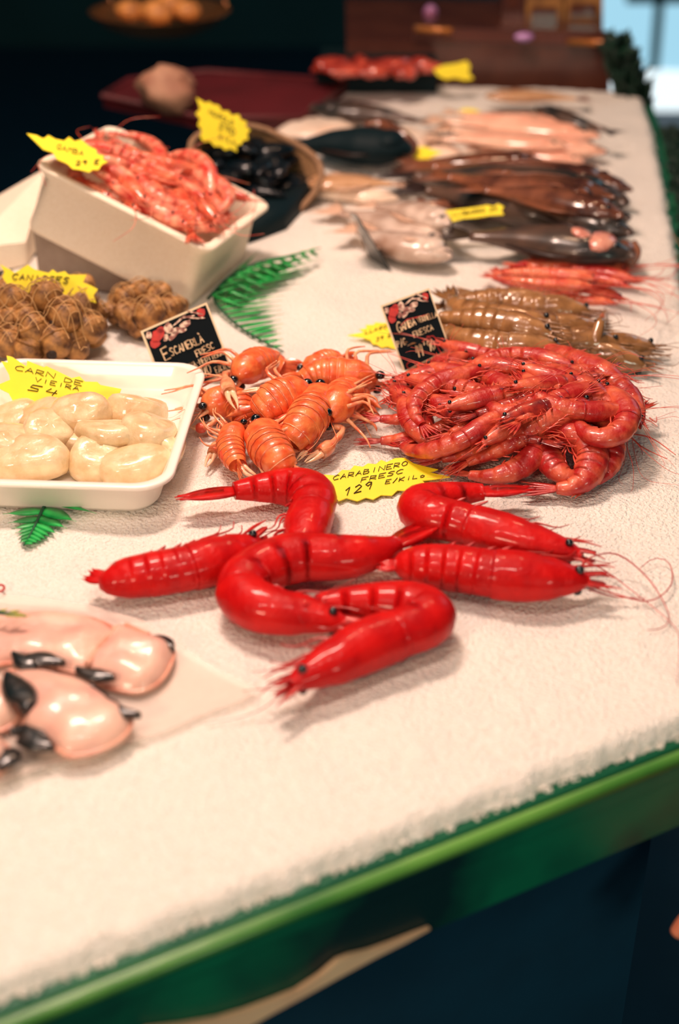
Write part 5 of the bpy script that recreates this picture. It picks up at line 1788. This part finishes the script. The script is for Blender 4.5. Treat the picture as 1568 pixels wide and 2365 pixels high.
fl = [('br', (1440, 425), (1000, 385), .030, .030, False, 'brown fish at the very back of the pile, under the pink fish'),
      ('br', (1250, 370), (965, 375), .028, .024, False, 'smooth brown fish at the upper left back of the pile'),
      ('dk', (1450, 470), (960, 405), .045, .030, True, 'dark fish whose black tail sticks out at the left of the pile'),
      ('br', (1420, 455), (1040, 410), .062, .050, False, 'brown fish lying on top of the pile'),
      ('dk', (1455, 505), (990, 440), .040, .034, False, 'dark fish in the left middle of the pile behind the yellow card'),
      ('br', (1440, 500), (1120, 440), .066, .060, True, 'brown fish on top in the middle of the pile with bright spots'),
      ('dk', (1460, 540), (1180, 470), .050, .050, True, 'dark fish just behind the head of the largest one'),
      ('br', (1380, 470), (1170, 400), .070, .060, False, 'brown fish lying slanted near the top of the pile'),
      ('br', (1460, 440), (1280, 400), .036, .040, True, 'brown fish whose snout sticks out right at the top of the pile'),
      ('br', (1240, 500), (990, 470), .030, .026, True, 'brown fish low at the left, below the yellow card')]
for (k_, h_, t_, zh_, zt_, f_, lb_) in fl:
    put(k_, h_, t_, lb_, zh_, zt_, f_)
protos['pk'] = fish('pink_fish', .036, .26, 'fish_pink', 'fin_pale', 'fish', 'pink fish at the back of the counter', wide=.45)
pk = [((1400, 350), (1050, 300), .022, .020, False, 'pink fish nearest the dark pile'), ((1385, 315), (1030, 280), .030, .028, True, 'pink fish in the middle of the pink ones'),
      ((1330, 290), (1060, 262), .036, .034, False, 'pink fish farthest back in front of the brown case'), ((1310, 340), (1020, 320), .034, .030, True, 'pale pink fish with its tail to the left end'),
      ((1350, 372), (1110, 345), .018, .018, True, 'pink fish whose belly touches the dark pile')]
for (h_, t_, zh_, zt_, f_, lb_) in pk:
    put('pk', h_, t_, lb_, zh_, zt_, f_)
drop('pk')
protos['tn'] = fish('tan_fish', .040, .20, 'fish_tan', 'fin_pale', 'fish', 'fish behind the mussel sack', wide=.45)
put('tn', (700, 425), (905, 425), 'tan fish with a forked pale tail right behind the mussel sack', .024, .022)
drop('tn')
protos['bk'] = fish('black_fish', .048, .22, 'fish_black', 'fin_dark', 'fish', 'fish behind the mussel sack', wide=.7, gill='fish_black')
put('bk', (955, 345), (680, 335), 'thick black fish with a maroon head end behind the mussel sack', .034, .03, True)
drop('bk')
g = thing('octopus_arm', P(935, 340, .0), 'maroon curled piece at the right end of the thick black fish', 'seafood piece')
MB().tube(catmull([P(840, 300, .05), P(880, 290, .055), P(925, 310, .05), P(955, 340, .035), P(935, 365, .02)], 16), .012, 9, .008).build('arm', M['fish_brown'], g)
protos['b2'] = fish('brown_fish', .034, .24, 'fish_tan', 'fin_brown', 'fish', 'fish at the far back', wide=.5)
put('dk', (715, 250), (960, 278), 'dark brown fish at the far back left, tail pointing right', .026, .022)
put('dk', (1235, 250), (1400, 300), 'black fish at the far right corner, its tail hanging towards the ice edge', .046, .040, True)
put('b2', (1120, 222), (1330, 228), 'long pale brown fish lying under the brown case', .026, .022)
for k_ in ('br', 'dk', 'b2'):
    drop(k_)


def pale_fillet(px, z, H, label):
    ol = smooth_outline([P(x, y, z)[:2] for x, y in px], 30)
    c = sum((Vector((a, b, 0)) for a, b in ol), Vector()) / len(ol)
    V, Fc = puff(ol, z, H, p=2.6, wob=.003, seed=px[0][0])
    o_ = obj('fish_fillet', V, Fc, M['fish_white'], None, True, origin=(c.x, c.y, z))
    tag(o_, label, 'fish fillet', 'pale fish fillets at the back')


pale_fillet([(720, 440), (790, 445), (860, 450), (925, 462), (860, 470), (780, 462), (725, 455)], .004, .016, 'long pale fillet on the ice between the tan fish and the silver fish')
pale_fillet([(640, 300), (700, 280), (780, 285), (835, 290), (800, 308), (740, 320), (660, 316)], .004, .014, 'pale fillet at the back behind the thick black fish')
pale_fillet([(865, 310), (930, 300), (1000, 325), (1068, 358), (1040, 372), (970, 365), (900, 345)], .004, .020, 'pale fillet at the right end of the thick black fish')

# ---------------------------------------------------------------- the far end of the counter
def slab3(px4, y, depth, m, name, parent=None):
    q_ = [PY(a, b, y) for a, b in px4]
    return MB().hexa(q_, [v + Vector((0, depth, 0)) for v in q_]).build(name, m, parent, False)


yb = 2.68
cs = thing('display_case', PY(1180, 240, yb), 'low brown glass-fronted case standing across the far end of the counter', 'display case')
slab3([(800, 92), (800, 205), (1405, 262), (1412, 100)], yb, .34, M['case_brown'], 'case_body', cs)
slab3([(955, 62), (955, 94), (1414, 106), (1416, 78)], yb - .004, .02, M['case_highlight'] if False else M['steel_dim'], 'top_rail', cs)
MB().tube([PY(958, 66, yb - .01), PY(1042, 72, yb - .01)], .006, 8).build('rail_highlight', M['case_highlight'], cs)  # highlights on the top rail, modelled as bright tubes
MB().tube([PY(1310, 97, yb - .01), PY(1412, 100, yb - .01)], .006, 8).build('rail_highlight', M['case_highlight'], cs)
MB().sphere(PY(1210, 85, yb - .02), (.018, .01, .008), 12, 8).build('knob', M['purple'], cs)
yc = 2.85
for i, (x0, x1, y0, y1, m, lb) in enumerate([(1215, 1300, -60, 78, 'amber', 'amber packet standing on the case, left of the two'), (1305, 1392, -60, 70, 'amber', 'amber packet standing on the case beside the window'),
                                           (1160, 1212, -60, 50, 'steel_dim', 'dark reddish packet standing left of the amber ones on the case')]):
    q_ = [PY(x0, y0, yc), PY(x0, y1, yc), PY(x1, y1, yc), PY(x1, y0, yc)]
    m_ = MB().hexa(q_, [v + Vector((0, .06, 0)) for v in q_])
    o_ = m_.build('food_packet', M[m], None, False, origin=q_[1])
    tag(o_, lb, 'packet')
    MB().hexa([PY(x0 + 12, y1 - 62, yc - .001), PY(x0 + 12, y1 - 30, yc - .001), PY(x1 - 14, y1 - 30, yc - .001), PY(x1 - 14, y1 - 62, yc - .001)],
              [PY(x0 + 12, y1 - 62, yc - .003), PY(x0 + 12, y1 - 30, yc - .003), PY(x1 - 14, y1 - 30, yc - .003), PY(x1 - 14, y1 - 62, yc - .003)]).build('packet_label', M['case_brown'], o_, False)
o_ = MB().sphere(PY(994, 30, 2.9), (.014, .014, .016), 12, 8).build('lilac_ball', M['purple'], None, True, origin=PY(994, 30, 2.9))
tag(o_, 'small lilac knob behind the left end of the brown case', 'knob')
o_ = MB().sphere(PY(1432, 150, 2.62), (.020, .016, .040), 14, 10).build('lilac_bottle', M['purple'], None, True, origin=PY(1432, 190, 2.62))
tag(o_, 'lilac and maroon bottle at the right end of the brown case', 'bottle')

# maroon tray and crumpled paper at the back left
mt = thing('maroon_tray', P(470, 250, -.01), 'maroon tray behind the counter at the back left', 'tray')
q_ = [P(240, 248, .0), P(470, 300, .0), P(690, 300, 0), P(800, 215, 0), P(480, 190, 0), P(300, 210, 0)]
MB().hexa(q_, [v + Vector((0, 0, .018)) for v in q_]).build('tray_base', M['maroon'], mt, False)
V, Fc = sweep([v + Vector((0, 0, .02)) for v in q_ + [q_[0]]], [.006] * 7, [.006] * 7, (0, 0, 1), 6)
obj('tray_rim', V, Fc, M['maroon'], mt)
c = P(390, 205, .055)
V, Fc = [], []
mb = MB().sphere((0, 0, 0), (.050, .050, .038), 22, 16)
vv = [c + v * (1 + .30 * noise.noise(v * 30)) + Vector((.012 * noise.noise(v * 60 + Vector((5, 5, 5))), 0, 0)) for v in mb.v]
tag(obj('crumpled_paper', vv, mb.f, M['paper'], None, True, origin=c), 'crumpled brown paper lump on the maroon tray at the back left', 'paper')

# red meat tray in the back middle
rt_ = thing('meat_tray', P(870, 205, .0), 'dark tray of red meat at the back left of the brown case', 'tray')
q_ = [P(730, 215, 0), P(1010, 215, 0), P(1000, 165, .0), P(745, 165, 0)]
MB().hexa(q_, [v + Vector((0, 0, .045)) for v in q_]).build('tray_body', M['fish_black'], rt_, False)
rn = random.Random(4)
for i in range(7):
    x_ = 760 + i * 36
    c = P(x_, 150 + (i % 2) * 12, .055)
    R = Matrix.Rotation(rn.uniform(0, 3), 3, 'Z')
    mb = MB().sphere((0, 0, 0), (.036, .022, .012), 16, 10, R)
    tag(obj('meat_piece', [c + v * (1 + .5 * noise.noise(v * 70 + Vector((i, 0, 0)))) for v in mb.v], mb.f, M['red_meat'], None, True, origin=c),
        'red meat piece in the dark tray, %s' % ['at its left end', 'second from its left', 'left of its middle', 'in its middle', 'right of its middle', 'second from its right', 'at its right end'][i], 'meat',
        'red meat pieces in the back tray')
q_ = [P(735, 175, .06), P(735, 120, .06), P(990, 112, .06), P(1000, 165, .06)]
# hanging brass scale pan, top left
pan = thing('scale_pan', PY(360, 40, 2.9), 'brass weighing pan with shells hanging at the top left', 'scale pan')
pc_ = PY(370, 30, 2.9)


def pring(rx, ry, zz, n=40):
    return [pc_ + Vector((rx * math.cos(2 * PI * j / n), ry * math.sin(2 * PI * j / n), zz)) for j in range(n)]


V, Fc = lathe_rings([pring(.03, .03, -.040), pring(.075, .06, -.036), pring(.115, .10, -.018), pring(.135, .12, .004), pring(.140, .124, .006), pring(.131, .116, .004), pring(.110, .095, -.014), pring(.07, .055, -.03), pring(.02, .02, -.034)])
Fc.append(tuple(reversed(range(40))))
obj('pan', V, Fc, M['brass'], pan)
for a_ in (.3, 2.5, 4.4):
    p_ = pc_ + Vector((.135 * math.cos(a_), .12 * math.sin(a_), .005))
    MB().tube([p_, pc_ + Vector((0, 0, .55))], .0015, 5).build('chain', M['brass'], pan)
for i, (dx, dy, sz) in enumerate(((-.055, -.03, .030), (.0, -.045, .036), (.055, -.03, .030), (.02, .02, .034))):
    c = pc_ + Vector((dx, dy, .012))
    mb = MB().sphere((0, 0, 0), (sz, sz * .8, sz * .62), 14, 9)
    tag(obj('bread_roll', [c + v * (1 + .12 * noise.noise(v * 40)) for v in mb.v], mb.f, M['roll'], None, True, origin=c),
        'amber lump in the brass pan, %s' % ['at its left', 'at its front', 'at its right', 'at its back'][i], 'food')

# green plastic grass along the right edge, leafy clump at the far corner
def grass_strip(name, path, hmin, hmax, n, spread, label, seed):
    rn = random.Random(seed)
    mb = MB()
    pts_ = catmull(path, 60)
    for i in range(n):
        t = rn.random() * 59
        p_ = pts_[int(min(58, t))].lerp(pts_[int(min(58, t)) + 1], t % 1) + Vector((rn.uniform(-spread, spread), rn.uniform(-spread, spread), 0))
        d = Vector((rn.uniform(-.7, .7), rn.uniform(-.7, .7), 1))
        L_ = rn.uniform(hmin, hmax)
        mb.add(*blade(p_, d, d.cross(Vector((rn.uniform(-1, 1), rn.uniform(-1, 1), .2))), L_, L_ * .30, d.cross(Vector((1, .3, 0))), thick=.0005, curl=rn.uniform(-.3, .3), n=5))
    o_ = mb.build(name, M['grass'], None)
    tag(o_, label, 'plastic grass')


grass_strip('plastic_grass', [(.370, .95, -.03), (.474, 1.728, -.03), (.506, 1.95, -.03), (.566, 2.36, -.03), (.568, 2.40, -.03)], .018, .034, 2200, .014,
            'dark green plastic grass trim running along the right edge of the ice', 5)
grass_strip('leafy_clump', [PY(1415, 130, 2.58), PY(1435, 190, 2.58), PY(1455, 240, 2.58), PY(1465, 275, 2.58)], .025, .055, 700, .014, 'dark green leafy clump at the far right corner of the counter', 6)

# ---------------------------------------------------------------- a customer's hand at the right edge
def skin_mesh(name, verts, edges, radii, m, parent, origin):
    me = bpy.data.meshes.new(name)
    me.from_pydata([tuple(Vector(v) - Vector(origin)) for v in verts], edges, [])
    o_ = bpy.data.objects.new(name, me)
    COL.objects.link(o_)
    md = o_.modifiers.new('skin', 'SKIN')
    for i, rv in enumerate(radii):
        me.skin_vertices[0].data[i].radius = (rv, rv)
    me.skin_vertices[0].data[0].use_root = True
    sb = o_.modifiers.new('sub', 'SUBSURF')
    sb.levels = sb.render_levels = 2
    me.materials.append(m)
    for p_ in me.polygons:
        p_.use_smooth = True
    o_.parent = parent
    return o_


tip = PY(1557, 2164, .80)
W0 = tip + Vector((.085, .03, .075))      # wrist
per = thing('person', W0, 'customer at the right frame edge in a dark sleeve, only a fingertip in view', 'person')
vs = [W0, W0 + Vector((-.030, -.010, -.030)), W0 + Vector((.16, .07, .15))]
ed = [(0, 1), (0, 2)]
ra = [.022, .026, .034]
base = W0 + Vector((-.045, -.016, -.045))
vs.append(base)
ed.append((1, 3))
ra.append(.024)
fd = (tip - base)
for k in range(4):
    off = Vector((.004 + .010 * k, .006 - .018 * k, .010 - .010 * k)) * (0 if k == 0 else 1)
    ln = [1.0, 1.06, .98, .8][k]
    a_ = base + off * .9
    b0 = a_ + fd * ln * .38 + Vector((-.004, 0, .006))
    b1 = a_ + fd * ln * .72 + Vector((-.003, 0, .004))
    b2 = a_ + fd * ln + (Vector((.012, 0, 0)) if k else Vector())
    i0 = len(vs)
    vs += [a_ + fd * .1, b0, b1, b2]
    ed += [(3, i0), (i0, i0 + 1), (i0 + 1, i0 + 2), (i0 + 2, i0 + 3)]
    ra += [.0095, .0085, .0080, .0065]
i0 = len(vs)
vs += [vs[1] + Vector((.012, .028, -.012)), vs[1] + Vector((.012, .034, -.036)), vs[1] + Vector((.006, .030, -.056))]
ed += [(1, i0), (i0, i0 + 1), (i0 + 1, i0 + 2)]
ra += [.012, .010, .008]
skin_mesh('hand', vs, ed, ra, M['human'], per, W0)
MB().tube([W0 + Vector((.02, .01, .02)), W0 + Vector((.18, .08, .17)), W0 + Vector((.40, .10, .35))], .036, 14, .055).build('sleeve', M['sleeve'], per)
